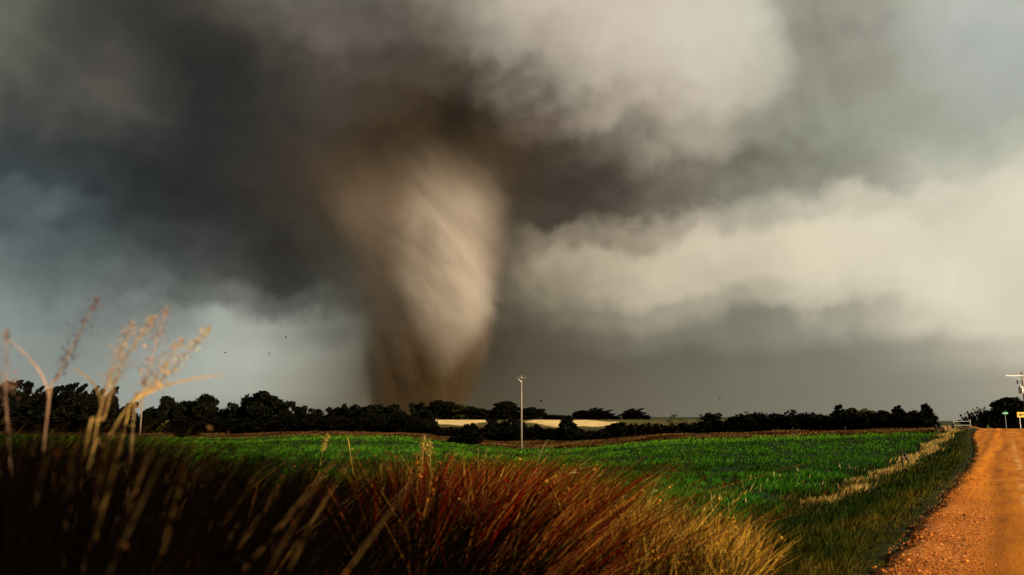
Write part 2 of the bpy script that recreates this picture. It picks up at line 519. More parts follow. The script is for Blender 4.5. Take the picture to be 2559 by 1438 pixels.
def build_ground():
    az = np.concatenate([np.arange(-180, -40, 4.0), np.arange(-40, 40, 0.4), np.arange(40, 180, 4.0)])
    rad = np.concatenate([[0.0], 0.8 * 1.045 ** np.arange(0, 205)])
    rad = rad[rad < 6500]
    AZ, RA = np.meshgrid(np.radians(az), rad)
    X, Y = np.sin(AZ) * RA, np.cos(AZ) * RA
    Z = ground_z(X, Y, True)
    nr, na = X.shape
    i, j = np.meshgrid(np.arange(nr - 1), np.arange(na), indexing='ij')
    j2 = (j + 1) % na
    f = np.stack([i * na + j, i * na + j2, (i + 1) * na + j2, (i + 1) * na + j], -1).reshape(-1, 4)
    # what the land carries, as the land's own colour
    s, t = to_road(X, Y)
    F, zF = far_edge(X, Y)
    p = px_of(X, Y)
    c = np.empty(X.shape + (3,))
    c[:] = (0.012, 0.024, 0.007)                                            # crop soil under green
    verge = (t > 1.2) & (t < 6) & (Y < F + 20) | (t < -5.3)
    c[verge] = (0.030, 0.036, 0.012)
    c[(t >= RIGHT_EDGE) & (t - flare(s) <= 1.2) & (s < T_JUNCTION)] = (0.22, 0.10, 0.03)
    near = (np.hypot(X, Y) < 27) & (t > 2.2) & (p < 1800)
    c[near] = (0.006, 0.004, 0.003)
    c[(Y > F) & (t > 4)] = (0.085, 0.050, 0.018)                            # dry brown margin
    c[(Y > F + 14) & (t > 4)] = (0.060, 0.055, 0.020)
    pale = (Y > F + 70) & (Y < 470) & (t > 4)
    c[pale] = (0.105, 0.085, 0.028)
    lim = 335 + 28 * np.sin(p * 0.021) + 16 * np.sin(p * 0.057 + 1) - 45 * ss((p - 1280) / 150) + 170 * ss((p - 1500) / 130)
    patchy = (X < -12 + 3 * np.sin(Y * .05)) | ((X > 9 + 2 * np.sin(Y * .06)) & (X < 47 + 4 * np.sin(Y * .04)))
    c[(Y > lim) & (Y < 480) & (t > 4) & patchy] = (0.80, 0.58, 0.27)
    c[Y >= 470] = (0.045, 0.055, 0.028)
    m, tt, b, out = principled('ground', 0.95, 0.05)
    a = tt.n('ShaderNodeAttribute', attribute_name='Col')
    g = tt.n('ShaderNodeNewGeometry')
    n1 = tt.noise(g.outputs['Position'], 0.12, 6, 0.65)
    n2 = tt.noise(g.outputs['Position'], 2.5, 5, 0.65)
    k = tt.m('MULTIPLY', tt.ss(n1, 0.3, 0.7, 0.65, 1.3), tt.ss(n2, 0.25, 0.75, 0.6, 1.4))
    tt.set(b.inputs['Base Color'], tt.v('SCALE', a.outputs['Color'], scale=k))
    bp = tt.n('ShaderNodeBump', ins={'Strength': 0.6, 'Distance': 0.08, 'Height': n2})
    tt.set(b.inputs['Normal'], bp)
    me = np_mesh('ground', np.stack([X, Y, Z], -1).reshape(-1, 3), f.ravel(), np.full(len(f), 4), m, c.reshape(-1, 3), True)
    tag(obj('ground', me), 'rolling farmland with field, ditch and grassy verge', 'ground', kind='structure')


build_ground()


def build_road():
    m, t, b, out = principled('red_dirt', 0.92, 0.12)
    tc = t.n('ShaderNodeTexCoord')
    P = tc.outputs['Object']
    sep = t.n('ShaderNodeSeparateXYZ', ins={0: P})
    big = t.noise(t.v('MULTIPLY', P, (1.0, 0.06, 1.0)), 2.2, 6, 0.62)
    fine = t.noise(P, 22.0, 5, 0.7)
    grit = t.n('ShaderNodeTexVoronoi', ins={'Vector': P, 'Scale': 26.0})
    base = t.ramp(big, [(0.30, (0.30, 0.085, 0.005)), (0.48, (0.50, 0.160, 0.006)), (0.70, (0.64, 0.225, 0.012))])
    stony = t.ramp(grit.outputs['Color'], [(0.15, (0.20, 0.05, 0.010)), (0.5, (0.46, 0.135, 0.016)), (0.85, (0.62, 0.24, 0.05))])
    # loose gravel thrown to the near edge, packed dirt in the wheel tracks
    xl = t.m('MULTIPLY', sep.outputs[0], -1.0)
    xn = t.m('ADD', xl, t.m('MULTIPLY', t.m('SUBTRACT', big, 0.5), 1.6))
    loose = t.m('MULTIPLY', t.ss(xn, 0.0, 0.75), t.ss(sep.outputs[1], 30, 12))
    col = t.mix(loose, base, stony)
    pale = t.m('MULTIPLY', t.ss(t.m('ABSOLUTE', t.m('ADD', xl, 0.25)), 0.22, 0.02), t.ss(t.noise(t.v('MULTIPLY', P, (1, .18, 1)), 2.0, 3), 0.45, 0.62))
    col = t.mix(t.m('MULTIPLY', pale, 0.7), col, (0.72, 0.40, 0.12, 1))
    col = t.v('SCALE', col, scale=t.ss(fine, 0.25, 0.75, 0.72, 1.25))
    t.set(b.inputs['Base Color'], col)
    h = t.m('ADD', t.m('MULTIPLY', grit.outputs['Distance'], -0.6), fine)
    bp = t.n('ShaderNodeBump', ins={'Strength': t.ss(loose, 0, 1, 0.35, 1.0), 'Distance': 0.03, 'Height': h})
    t.set(b.inputs['Normal'], bp)
    # local x = metres left of the camera, local y = metres along the road
    S = np.concatenate([np.arange(-30, 4, 1.0), np.arange(4, 40, 0.16), np.arange(40, 122.5, 0.8)])
    TT = np.linspace(RIGHT_EDGE, LEFT_EDGE, 57)
    s, tt = np.meshgrid(S, TT, indexing='ij')
    wob = 0.10 * np.sin(s * 0.53) * np.sin(s * 0.37 + 1) + 0.06 * np.sin(s * 1.71 + 0.6) * np.sin(s * .61) + 0.05 * np.sin(s * 5.3 + np.sin(s * 1.3)) + 0.03 * np.sin(s * 12.7 + 2 * np.sin(s * 3.1))
    edge = (tt - RIGHT_EDGE) / (LEFT_EDGE - RIGHT_EDGE)
    tt = tt + flare(s) * ss(edge) + wob * ss((edge - 0.75) / 0.25) - wob[::-1] * ss((0.25 - edge) / 0.25)
    X, Y = from_road(s, tt)
    z = 0.75 * ss((s - 50) / 68)
    rut = -0.035 * np.exp(-((tt - 0.55 + 0.15 * np.sin(s * .11)) / 0.22) ** 2) - 0.03 * np.exp(-((tt + 1.15 + 0.15 * np.sin(s * .11)) / 0.25) ** 2)
    berm = 0.05 * np.exp(-((tt - 1.15) / 0.22) ** 2) * (1 + 0.4 * np.sin(s * 1.7 + 2 * np.sin(s * 0.45)))
    jit = rng.normal(0, 0.006, s.shape)
    z = z + 0.03 + rut + berm + jit + 0.012 * np.sin(s * 1.9 + tt * 3)
    z = np.where((edge < 0.001) | (edge > 0.999), z - 0.22, z)
    ns, nt = s.shape
    i, j = np.meshgrid(np.arange(ns - 1), np.arange(nt - 1), indexing='ij')
    f = np.stack([i * nt + j, i * nt + j + 1, (i + 1) * nt + j + 1, (i + 1) * nt + j], -1).reshape(-1, 4)[:, ::-1]
    # local frame: x' left, y' along  (mirrored pair, so keep it as rotation of (-left))
    V = np.stack([tt, s, z], -1).reshape(-1, 3)
    # object rotated so that local y runs along the road; local -x points to the right of it
    V[:, 0] *= -1
    f = f[:, ::-1]
    me = np_mesh('dirt_road', V, f.ravel(), np.full(len(f), 4), m, None, True)
    o = obj('dirt_road', me, rot=(0, 0, -math.atan2(RD[0], RD[1])))
    tag(o, 'orange red dirt road running up to a crest at the right', 'road', kind='structure')
    S2 = np.linspace(-3.4, 3.4, 10)
    T2 = np.arange(-55, 55, 1.0)
    t2, s2 = np.meshgrid(T2, S2, indexing='ij')
    X2, Y2 = from_road(s2 + T_JUNCTION, t2)
    z2 = ground_z(X2, Y2) + 0.035
    ns, nt = t2.shape
    i, j = np.meshgrid(np.arange(ns - 1), np.arange(nt - 1), indexing='ij')
    f = np.stack([i * nt + j, i * nt + j + 1, (i + 1) * nt + j + 1, (i + 1) * nt + j], -1).reshape(-1, 4)[:, ::-1]
    me = np_mesh('cross_road', np.stack([X2, Y2, z2], -1).reshape(-1, 3), f.ravel(), np.full(len(f), 4), m, None, True)
    tag(obj('cross_road', me), 'orange dirt cross road at the end of the road', 'road', kind='structure')


build_road()

# ------------------------------------------------------------------ blades


def blades(name, P, H, W, lean, col, mat, bend=0.5, seg=2, tipcol=None, facing=None):
    """thousands of single blades as one mesh. P (N,3) feet, H heights, W widths, lean (N,2) sideways reach of the tip as a share of H"""
    N = len(P)
    th = rng.uniform(0, 2 * np.pi, N) if facing is None else facing
    side = np.stack([np.cos(th), np.sin(th), np.zeros(N)], -1)
    L = np.concatenate([lean * H[:, None], np.zeros((N, 1))], 1)
    up = np.array([0, 0, 1.0])
    verts, cols = [], []
    for k in range(seg + 1):
        u = k / seg
        c = P + up * (H * (u - 0.12 * u * u))[:, None] + L * (u ** (1 + bend))
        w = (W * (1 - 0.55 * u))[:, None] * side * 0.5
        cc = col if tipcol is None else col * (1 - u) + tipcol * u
        if k < seg:
            verts += [c - w, c + w]
            cols += [cc, cc]
        else:
            verts.append(c)
            cols.append(cc)
    nv = len(verts)
    V = np.stack(verts, 1).reshape(-1, 3)
    C = np.stack(cols, 1).reshape(-1, 3)
    base = (np.arange(N) * nv)[:, None]
    loops, sizes = [], []
    per = []
    for k in range(seg - 1):
        per += [2 * k, 2 * k + 1, 2 * k + 3, 2 * k + 2]
        sizes.append(4)
    per += [2 * seg - 2, 2 * seg - 1, 2 * seg]
    sizes.append(3)
    F = (base + np.array(per)[None, :]).ravel()
    return np_mesh(name, V, F, np.tile(sizes, N), mat, C)


def leaves(name, P, size, col, mat, flat=0.5):
    """N small leaf quads, randomly tilted"""
    N = len(P)
    a = rng.normal(size=(N, 3)); a[:, 2] *= flat
    a /= np.linalg.norm(a, axis=1, keepdims=True)
    b = np.cross(a, rng.normal(size=(N, 3)))
    b /= np.linalg.norm(b, axis=1, keepdims=True) + 1e-9
    sa = (size * rng.uniform(0.6, 1.4, N))[:, None]
    sb = sa * rng.uniform(0.35, 0.7, N)[:, None]
    V = np.stack([P - a * sa, P - b * sb, P + a * sa, P + b * sb], 1).reshape(-1, 3)
    F = np.arange(N * 4)
    return np_mesh(name, V, F, np.full(N, 4), mat, np.repeat(col, 4, 0))


def vary(base, N, amt=0.25, hue=0.12):
    base = np.asarray(base, float)
    k = rng.lognormal(0, amt, (N, 1))
    h = 1 + rng.normal(0, hue, (N, 3))
    return np.clip(base[None, :] * k * h, 0.001, 0.9)


def patch(X, Y, k, ph):
    """smooth 0..1 patchiness"""
    return 0.5 + 0.5 * (0.6 * wave(X, Y, k, ph) + 0.4 * wave(X, Y, k * 2.7, ph + 2))


WIND = np.array([0.55, 0.10])

# frustum sampling: feet spread evenly over the picture rather than over the land, so that far grass is thinner


def sample_view(n, px0, px1, d0, d1, power=1.0):
    p = rng.uniform(px0, px1, n)
    u = rng.uniform(0, 1, n)
    d = (d0 ** (1 - power) + u * (d1 ** (1 - power) - d0 ** (1 - power))) ** (1 / (1 - power)) if power != 1 else d0 * (d1 / d0) ** u
    X = (p - 1279.5) / FPX / 1.013 * d
    return X, d, p


def weed_reach(p):
    """how far the tall weeds of the ditch bank reach from the camera, by direction"""
    return np.interp(p, [-300, 0, 400, 700, 1000, 1300, 1700, 2000, 2300], [21, 20, 18, 16, 14.5, 14, 13.5, 12.5, 11])


SKYLINE = ([-300, 0, 180, 320, 600, 880, 1040, 1130, 1300, 1500, 1700, 1850, 2000, 2250], [1050, 1058, 1085, 1128, 1165, 1190, 1132, 1150, 1186, 1222, 1262, 1300, 1350, 1420])


def weed_height(p, X, Y):
    """the weeds' own height: the top of the bank of weeds falls away from left to right"""
    row = np.interp(p, *SKYLINE)
    y = (719.0 - row) / FPX
    slope = (y * math.cos(PITCH) + math.sin(PITCH)) / (math.cos(PITCH) - y * math.sin(PITCH))
    return np.clip(CAM_H + slope * Y - ground_z(X, Y), 0.25, 2.6)


def build_wheat():
    n = 380000
    X, Y, p = sample_view(n, -160, 2480, 11, 205, 1.15)
    s, t = to_road(X, Y)
    F, zF = far_edge(X, Y)
    keep = (t > 6.4 + 0.5 * np.sin(s * 0.7)) & (Y < F - 0.5 + 1.5 * np.sin(X * .3)) & (Y > weed_reach(p) * 0.9)
    pt = patch(X, Y, 0.55, 0.4)
    cl = patch(X * 1.0 + 3 * wave(X, Y, .2, 1), Y * 0.45, 1.6, 0.9)
    cl = np.clip((cl - 0.30) * 2.2, 0, 1)
    keep &= rng.uniform(0, 1, n) < 0.16 + 0.84 * cl
    X, Y, p, t, pt, cl = X[keep], Y[keep], p[keep], t[keep], pt[keep], cl[keep]
    N = len(X)
    Z = ground_z(X, Y)
    big = patch(X, Y, 0.07, 2.2)
    H = rng.uniform(0.14, 0.34, N) * (0.35 + 1.05 * cl) * (0.7 + 0.5 * pt) * (0.8 + 0.4 * big)
    W = np.maximum(0.022, Y * 0.0013) * rng.uniform(0.6, 1.6, N)
    lean = WIND[None, :] * rng.uniform(0.2, 1.0, (N, 1)) + rng.normal(0, 0.45, (N, 2))
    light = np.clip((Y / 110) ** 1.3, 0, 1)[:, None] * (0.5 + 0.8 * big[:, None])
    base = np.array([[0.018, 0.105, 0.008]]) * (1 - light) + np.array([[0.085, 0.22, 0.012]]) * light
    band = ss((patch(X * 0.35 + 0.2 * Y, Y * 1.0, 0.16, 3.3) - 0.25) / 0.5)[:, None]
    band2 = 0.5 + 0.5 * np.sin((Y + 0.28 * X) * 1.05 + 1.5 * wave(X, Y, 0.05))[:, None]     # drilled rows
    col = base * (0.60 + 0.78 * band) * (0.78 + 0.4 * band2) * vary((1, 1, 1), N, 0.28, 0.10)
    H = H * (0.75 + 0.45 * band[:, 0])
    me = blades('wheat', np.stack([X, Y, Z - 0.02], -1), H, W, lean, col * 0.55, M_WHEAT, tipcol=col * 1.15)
    tag(obj('wheat', me), 'young green wheat filling the field behind the weeds', 'wheat', kind='stuff')


build_wheat()


def build_stubble():
    """pale dead stalks standing in the crop's thin corner by the fence"""
    n = 900
    X, Y, p = sample_view(n * 9, 1700, 2330, 17, 46)
    s, t = to_road(X, Y)
    row = np.exp(-((t - 8.4) / 1.5) ** 2) * (patch(X, Y, 1.3, 4.0) > 0.55)
    keep = (rng.uniform(0, 1, len(X)) < row * 0.22) & (t > 6.3)
    X, Y = X[keep], Y[keep]
    N = len(X)
    H = rng.uniform(0.16, 0.42, N)
    me = blades('stubble', np.stack([X, Y, ground_z(X, Y)], -1), H, rng.uniform(0.02, 0.05, N), rng.normal(0, 0.3, (N, 2)) + WIND * 0.3,
                vary((0.42, 0.32, 0.12), N, 0.3, 0.06), M_STALK, bend=0.2)
    tag(obj('stubble', me), 'pale dead stalks scattered in the thin corner of the crop', 'stubble', kind='stuff')


build_stubble()


def build_grasses():
    # --- verge between road and fence: short dark green grass
    n = 90000
    X, Y, p = sample_view(n, 1150, 2559, 8.5, 110, 1.25)
    s, t = to_road(X, Y)
    keep = (t - flare(s) > 1.45 + 0.22 * np.sin(s * 1.1) + 0.2 * np.sin(s * 2.9 + 1) - 0.25 * rng.uniform(0, 1, n) ** 3) & (t < 7.0) & (s < T_JUNCTION - 4)
    X, Y, t, s = X[keep], Y[keep], t[keep], s[keep]
    N = len(X)
    pt = patch(X, Y, 0.9, 5.0)
    low = np.clip((t - flare(s) - 1.3) / 1.2, 0.25, 1)
    H = rng.uniform(0.12, 0.40, N) * low * (0.15 + 1.5 * pt)
    W = np.maximum(0.008, Y * 0.0011) * rng.uniform(0.7, 1.5, N)
    g = np.array([[0.017, 0.040, 0.006]]); o = np.array([[0.17, 0.115, 0.016]])
    mixk = np.clip(patch(X, Y, 0.9, 8.0) * 2.4 - 1.15 + 0.5 * np.exp(-((t - flare(s) - 1.9) / 0.5) ** 2), 0, 1)[:, None] * rng.uniform(0.3, 1, (N, 1))
    col = (g * (1 - mixk) + o * mixk) * vary((1, 1, 1), N, 0.35, 0.1)
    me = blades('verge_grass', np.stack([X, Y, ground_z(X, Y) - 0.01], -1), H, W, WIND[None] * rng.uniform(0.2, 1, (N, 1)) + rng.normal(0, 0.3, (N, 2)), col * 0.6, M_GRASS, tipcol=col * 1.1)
    tag(obj('verge_grass', me), 'short dark green grass on the verge beside the dirt road', 'grass', kind='stuff')

    # --- dry straw-coloured grass along the fence line
    n = 30000
    s = 27 + (112 - 27) * rng.uniform(0, 1, n) ** 1.3
    t = 5.4 + rng.normal(0, 0.24, n) + 0.3 * np.sin(s * 0.35)
    X, Y = from_road(s, t)
    keep = rng.uniform(0, 1, n) < 0.06 + 0.8 * (patch(X, Y, 0.45, 3.0) > 0.5)
    X, Y = X[keep], Y[keep]
    N = len(X)
    H = rng.uniform(0.12, 0.42, N)
    W = np.maximum(0.01, Y * 0.0010) * rng.uniform(0.7, 1.5, N)
    col = vary((0.36, 0.245, 0.07), N, 0.35, 0.08)
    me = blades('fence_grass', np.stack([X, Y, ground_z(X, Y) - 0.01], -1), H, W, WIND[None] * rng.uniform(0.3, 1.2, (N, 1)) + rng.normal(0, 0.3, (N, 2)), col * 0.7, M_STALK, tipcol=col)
    tag(obj('fence_grass', me), 'straw coloured dry grass along the fence line', 'grass', kind='stuff')

    # --- brown dry grass on the far margin of the field
    n = 60000
    p = rng.uniform(-120, 2330, n)
    F = np.interp(p, FAR[:, 0], FAR[:, 2])
    Y = F + rng.uniform(-1.0, 11, n) + 2 * np.sin(p * .02)
    X = (p - 1279.5) / FPX / 1.013 * Y
    H = rng.uniform(0.15, 0.6, n) * (0.3 + 1.1 * patch(X, Y, 0.25, 1.0))
    W = rng.uniform(0.12, 0.3, n)
    a = np.array([[0.050, 0.020, 0.008]]); b = np.array([[0.36, 0.23, 0.065]])
    k = np.clip(patch(X, Y * 3, 0.22, 6.0) * 1.7 - 0.6, 0, 1)[:, None] * rng.uniform(0.2, 1, (n, 1))
    col = (a * (1 - k) + b * k) * vary((1, 1, 1), n, 0.3, 0.08)
    me = blades('margin_grass', np.stack([X, Y, ground_z(X, Y) - 0.02], -1), H, W, WIND[None] * rng.uniform(0.3, 1.2, (n, 1)) + rng.normal(0, 0.25, (n, 2)), col * 0.7, M_STALK, tipcol=col)
    tag(obj('margin_grass', me), 'brown dry grass on the far margin of the green field', 'grass', kind='stuff')

    # --- tall weeds of the ditch bank in front: dark at the left, red brown in the middle, golden at the right
    def zone(name, label, nc, per, px0, px1, d0f, d1f, hmul, kinds, lean, wmul=1.0, fol=0, cl=0.5, leaf=0.028, cat='grass', hvar=(0.5, 1.12), tmin=2.6, cap=1.18):
        """nc clumps of per blades; kinds = [(share, foot colour, tip colour, height)], one kind to a clump"""
        p = rng.uniform(px0, px1, nc)
        d = weed_reach(p) * (d0f + (d1f - d0f) * rng.uniform(0, 1, nc) ** 0.8)
        n = nc * per
        idx = np.repeat(np.arange(nc), per)
        Xc = (p - 1279.5) / FPX / 1.013 * d
        rad = cl * rng.uniform(0.4, 1.2, nc)[idx]
        X = Xc[idx] + rng.normal(0, 0.45, n) * rad
        Y = d[idx] + rng.normal(0, 0.45, n) * rad
        s, t = to_road(X, Y)
        keep = (t > tmin) & (Y > 1.7)
        X, Y, idx, rad = X[keep], Y[keep], idx[keep], rad[keep]
        N = len(X)
        kk = rng.choice(len(kinds), nc, p=np.array([k[0] for k in kinds]) / sum(k[0] for k in kinds))[idx]
        foot = np.array([k[1] for k in kinds])[kk]
        tip = np.array([k[2] for k in kinds])[kk]
        hk = np.array([k[3] for k in kinds])[kk]
        hc = rng.uniform(*hvar, nc)[idx]
        H = weed_height(px_of(X, Y), X, Y) * np.minimum(hmul * hk * hc * rng.uniform(0.45, 1.12, N), cap)
        W = np.maximum(0.007, Y * 0.0009) * rng.lognormal(0, 0.45, N) * wmul
        v = vary((1, 1, 1), N, 0.45, 0.10)
        out = np.stack([X - Xc[idx], Y - d[idx]], -1) / rad[:, None]
        cln = rng.normal(0, 0.16, (nc, 2))[idx]
        sw = 0.45 if d1f < 0.2 else 1.0            # the tallest stand stiffer
        ln = np.array(lean)[None] * rng.uniform(0.1, 1.2, (N, 1)) + cln * sw + out * 0.30 * sw + rng.normal(0, 0.24 * sw, (N, 2)) * np.where(rng.uniform(0, 1, (N, 1)) < 0.12, 2.2, 1.0)
        Zg = ground_z(X, Y) - 0.02
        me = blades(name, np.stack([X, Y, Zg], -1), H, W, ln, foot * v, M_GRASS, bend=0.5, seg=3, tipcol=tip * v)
        tag(obj(name, me), label, cat, kind='stuff')
        if fol:
            j = rng.integers(0, N, fol)
            u = rng.uniform(0.3, 1.0, fol)
            hd = rng.integers(0, N, max(20, fol // 40))          # some stems carry seed heads
            k2 = fol // 2
            j[:k2] = hd[rng.integers(0, len(hd), k2)]
            u[:k2] = rng.uniform(0.8, 1.0, k2)
            uu = u - 0.12 * u * u
            sp = np.where(np.arange(fol) < k2, 0.014, 0.04)
            P = np.stack([X[j] + ln[j, 0] * H[j] * u ** 1.5 + rng.normal(0, 1, fol) * sp, Y[j] + ln[j, 1] * H[j] * u ** 1.5 + rng.normal(0, 1, fol) * sp, Zg[j] + H[j] * uu], -1)
            me = leaves(name + '_leaves', P, np.full(fol, leaf) * rng.uniform(0.5, 1.3, fol) * np.clip(Y[j] / 11, 0.4, 1.3), tip[j] * vary((1, 1, 1), fol, 0.5, 0.1), M_GRASS, 0.6)
            tag(obj(name + '_leaves', me), label + ', their small leaves', 'leaves', kind='stuff')

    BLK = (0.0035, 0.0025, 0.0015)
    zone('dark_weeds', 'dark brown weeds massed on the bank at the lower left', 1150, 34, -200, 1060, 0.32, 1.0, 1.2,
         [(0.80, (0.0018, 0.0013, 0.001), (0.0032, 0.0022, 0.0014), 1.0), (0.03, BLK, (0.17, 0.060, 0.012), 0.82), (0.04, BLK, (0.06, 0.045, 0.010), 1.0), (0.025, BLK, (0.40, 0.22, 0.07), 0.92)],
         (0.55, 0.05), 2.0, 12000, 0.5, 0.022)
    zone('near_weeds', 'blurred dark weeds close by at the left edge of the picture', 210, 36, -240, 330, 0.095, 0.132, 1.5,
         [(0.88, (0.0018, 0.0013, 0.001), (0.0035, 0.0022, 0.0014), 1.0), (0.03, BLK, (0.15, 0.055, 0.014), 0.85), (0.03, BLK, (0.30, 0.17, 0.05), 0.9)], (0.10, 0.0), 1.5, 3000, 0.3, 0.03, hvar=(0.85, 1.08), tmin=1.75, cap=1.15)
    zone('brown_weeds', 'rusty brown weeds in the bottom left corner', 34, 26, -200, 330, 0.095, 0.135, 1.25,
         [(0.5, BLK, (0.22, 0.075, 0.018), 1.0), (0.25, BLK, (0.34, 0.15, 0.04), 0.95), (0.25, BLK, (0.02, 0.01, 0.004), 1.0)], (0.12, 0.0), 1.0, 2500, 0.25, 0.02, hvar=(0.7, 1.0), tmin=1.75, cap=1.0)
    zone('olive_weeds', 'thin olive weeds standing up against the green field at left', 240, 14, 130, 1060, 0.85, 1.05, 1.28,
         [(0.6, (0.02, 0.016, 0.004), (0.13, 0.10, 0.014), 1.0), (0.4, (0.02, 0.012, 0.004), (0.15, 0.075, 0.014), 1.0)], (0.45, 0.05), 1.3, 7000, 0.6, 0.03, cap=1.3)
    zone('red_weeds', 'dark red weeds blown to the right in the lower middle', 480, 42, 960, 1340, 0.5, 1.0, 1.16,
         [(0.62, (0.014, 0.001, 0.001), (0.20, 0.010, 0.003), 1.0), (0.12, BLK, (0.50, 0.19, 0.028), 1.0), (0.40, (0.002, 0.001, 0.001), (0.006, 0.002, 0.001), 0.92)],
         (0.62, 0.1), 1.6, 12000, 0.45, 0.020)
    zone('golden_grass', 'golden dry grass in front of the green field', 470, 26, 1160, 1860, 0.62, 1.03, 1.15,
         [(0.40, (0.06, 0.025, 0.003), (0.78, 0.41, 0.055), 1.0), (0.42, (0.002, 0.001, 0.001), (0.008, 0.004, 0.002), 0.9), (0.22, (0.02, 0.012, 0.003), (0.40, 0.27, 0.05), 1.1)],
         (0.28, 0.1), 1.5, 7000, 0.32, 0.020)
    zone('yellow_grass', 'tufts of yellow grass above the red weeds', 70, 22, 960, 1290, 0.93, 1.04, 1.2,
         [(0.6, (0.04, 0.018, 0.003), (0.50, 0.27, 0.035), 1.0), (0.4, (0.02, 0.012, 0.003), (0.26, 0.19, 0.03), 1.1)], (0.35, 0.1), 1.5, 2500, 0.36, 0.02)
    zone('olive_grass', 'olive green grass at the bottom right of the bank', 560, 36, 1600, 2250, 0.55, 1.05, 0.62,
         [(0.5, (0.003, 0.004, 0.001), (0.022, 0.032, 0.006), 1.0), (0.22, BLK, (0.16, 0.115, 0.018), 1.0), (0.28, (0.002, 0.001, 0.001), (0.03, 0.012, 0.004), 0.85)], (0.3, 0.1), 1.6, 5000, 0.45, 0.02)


build_grasses()


def build_gravel():
    n = 6500
    s = 9.5 + 24 * rng.uniform(0, 1, n) ** 1.8
    t = 1.35 - np.abs(rng.normal(0, 0.45, n)) + 0.25 * (rng.uniform(0, 1, n) < 0.3)
    X, Y = from_road(s, t)
    r = rng.lognormal(math.log(0.010), 0.45, n)
    Z = np.where(t < 1.45, 0.03 + 0.05 * np.exp(-((t - 1.15) / 0.22) ** 2), ground_z(X, Y)) + r * 0.3
    octa = np.array([(1, 0, 0), (-1, 0, 0), (0, 1, 0), (0, -1, 0), (0, 0, .7), (0, 0, -.7)], float)
    V = octa[None] * r[:, None, None] * rng.uniform(0.6, 1.3, (n, 6, 1))
    a = rng.uniform(0, 6.28, n)
    ca, sa = np.cos(a)[:, None], np.sin(a)[:, None]
    V = np.stack([V[..., 0] * ca - V[..., 1] * sa, V[..., 0] * sa + V[..., 1] * ca, V[..., 2]], -1)
    V += np.stack([X, Y, Z], -1)[:, None, :]
    tri = np.array([(0, 2, 4), (2, 1, 4), (1, 3, 4), (3, 0, 4), (2, 0, 5), (1, 2, 5), (3, 1, 5), (0, 3, 5)])
    F = (np.arange(n)[:, None, None] * 6 + tri[None]).ravel()
    col = vary((0.46, 0.16, 0.035), n, 0.35, 0.10)
    me = np_mesh('gravel', V.reshape(-1, 3), F, np.full(n * 8, 3), M_STALK, np.repeat(col, 6, 0))
    tag(obj('gravel', me), 'loose reddish gravel along the near edge of the dirt road', 'gravel', kind='stuff')


build_gravel()

# ------------------------------------------------------------------ trees


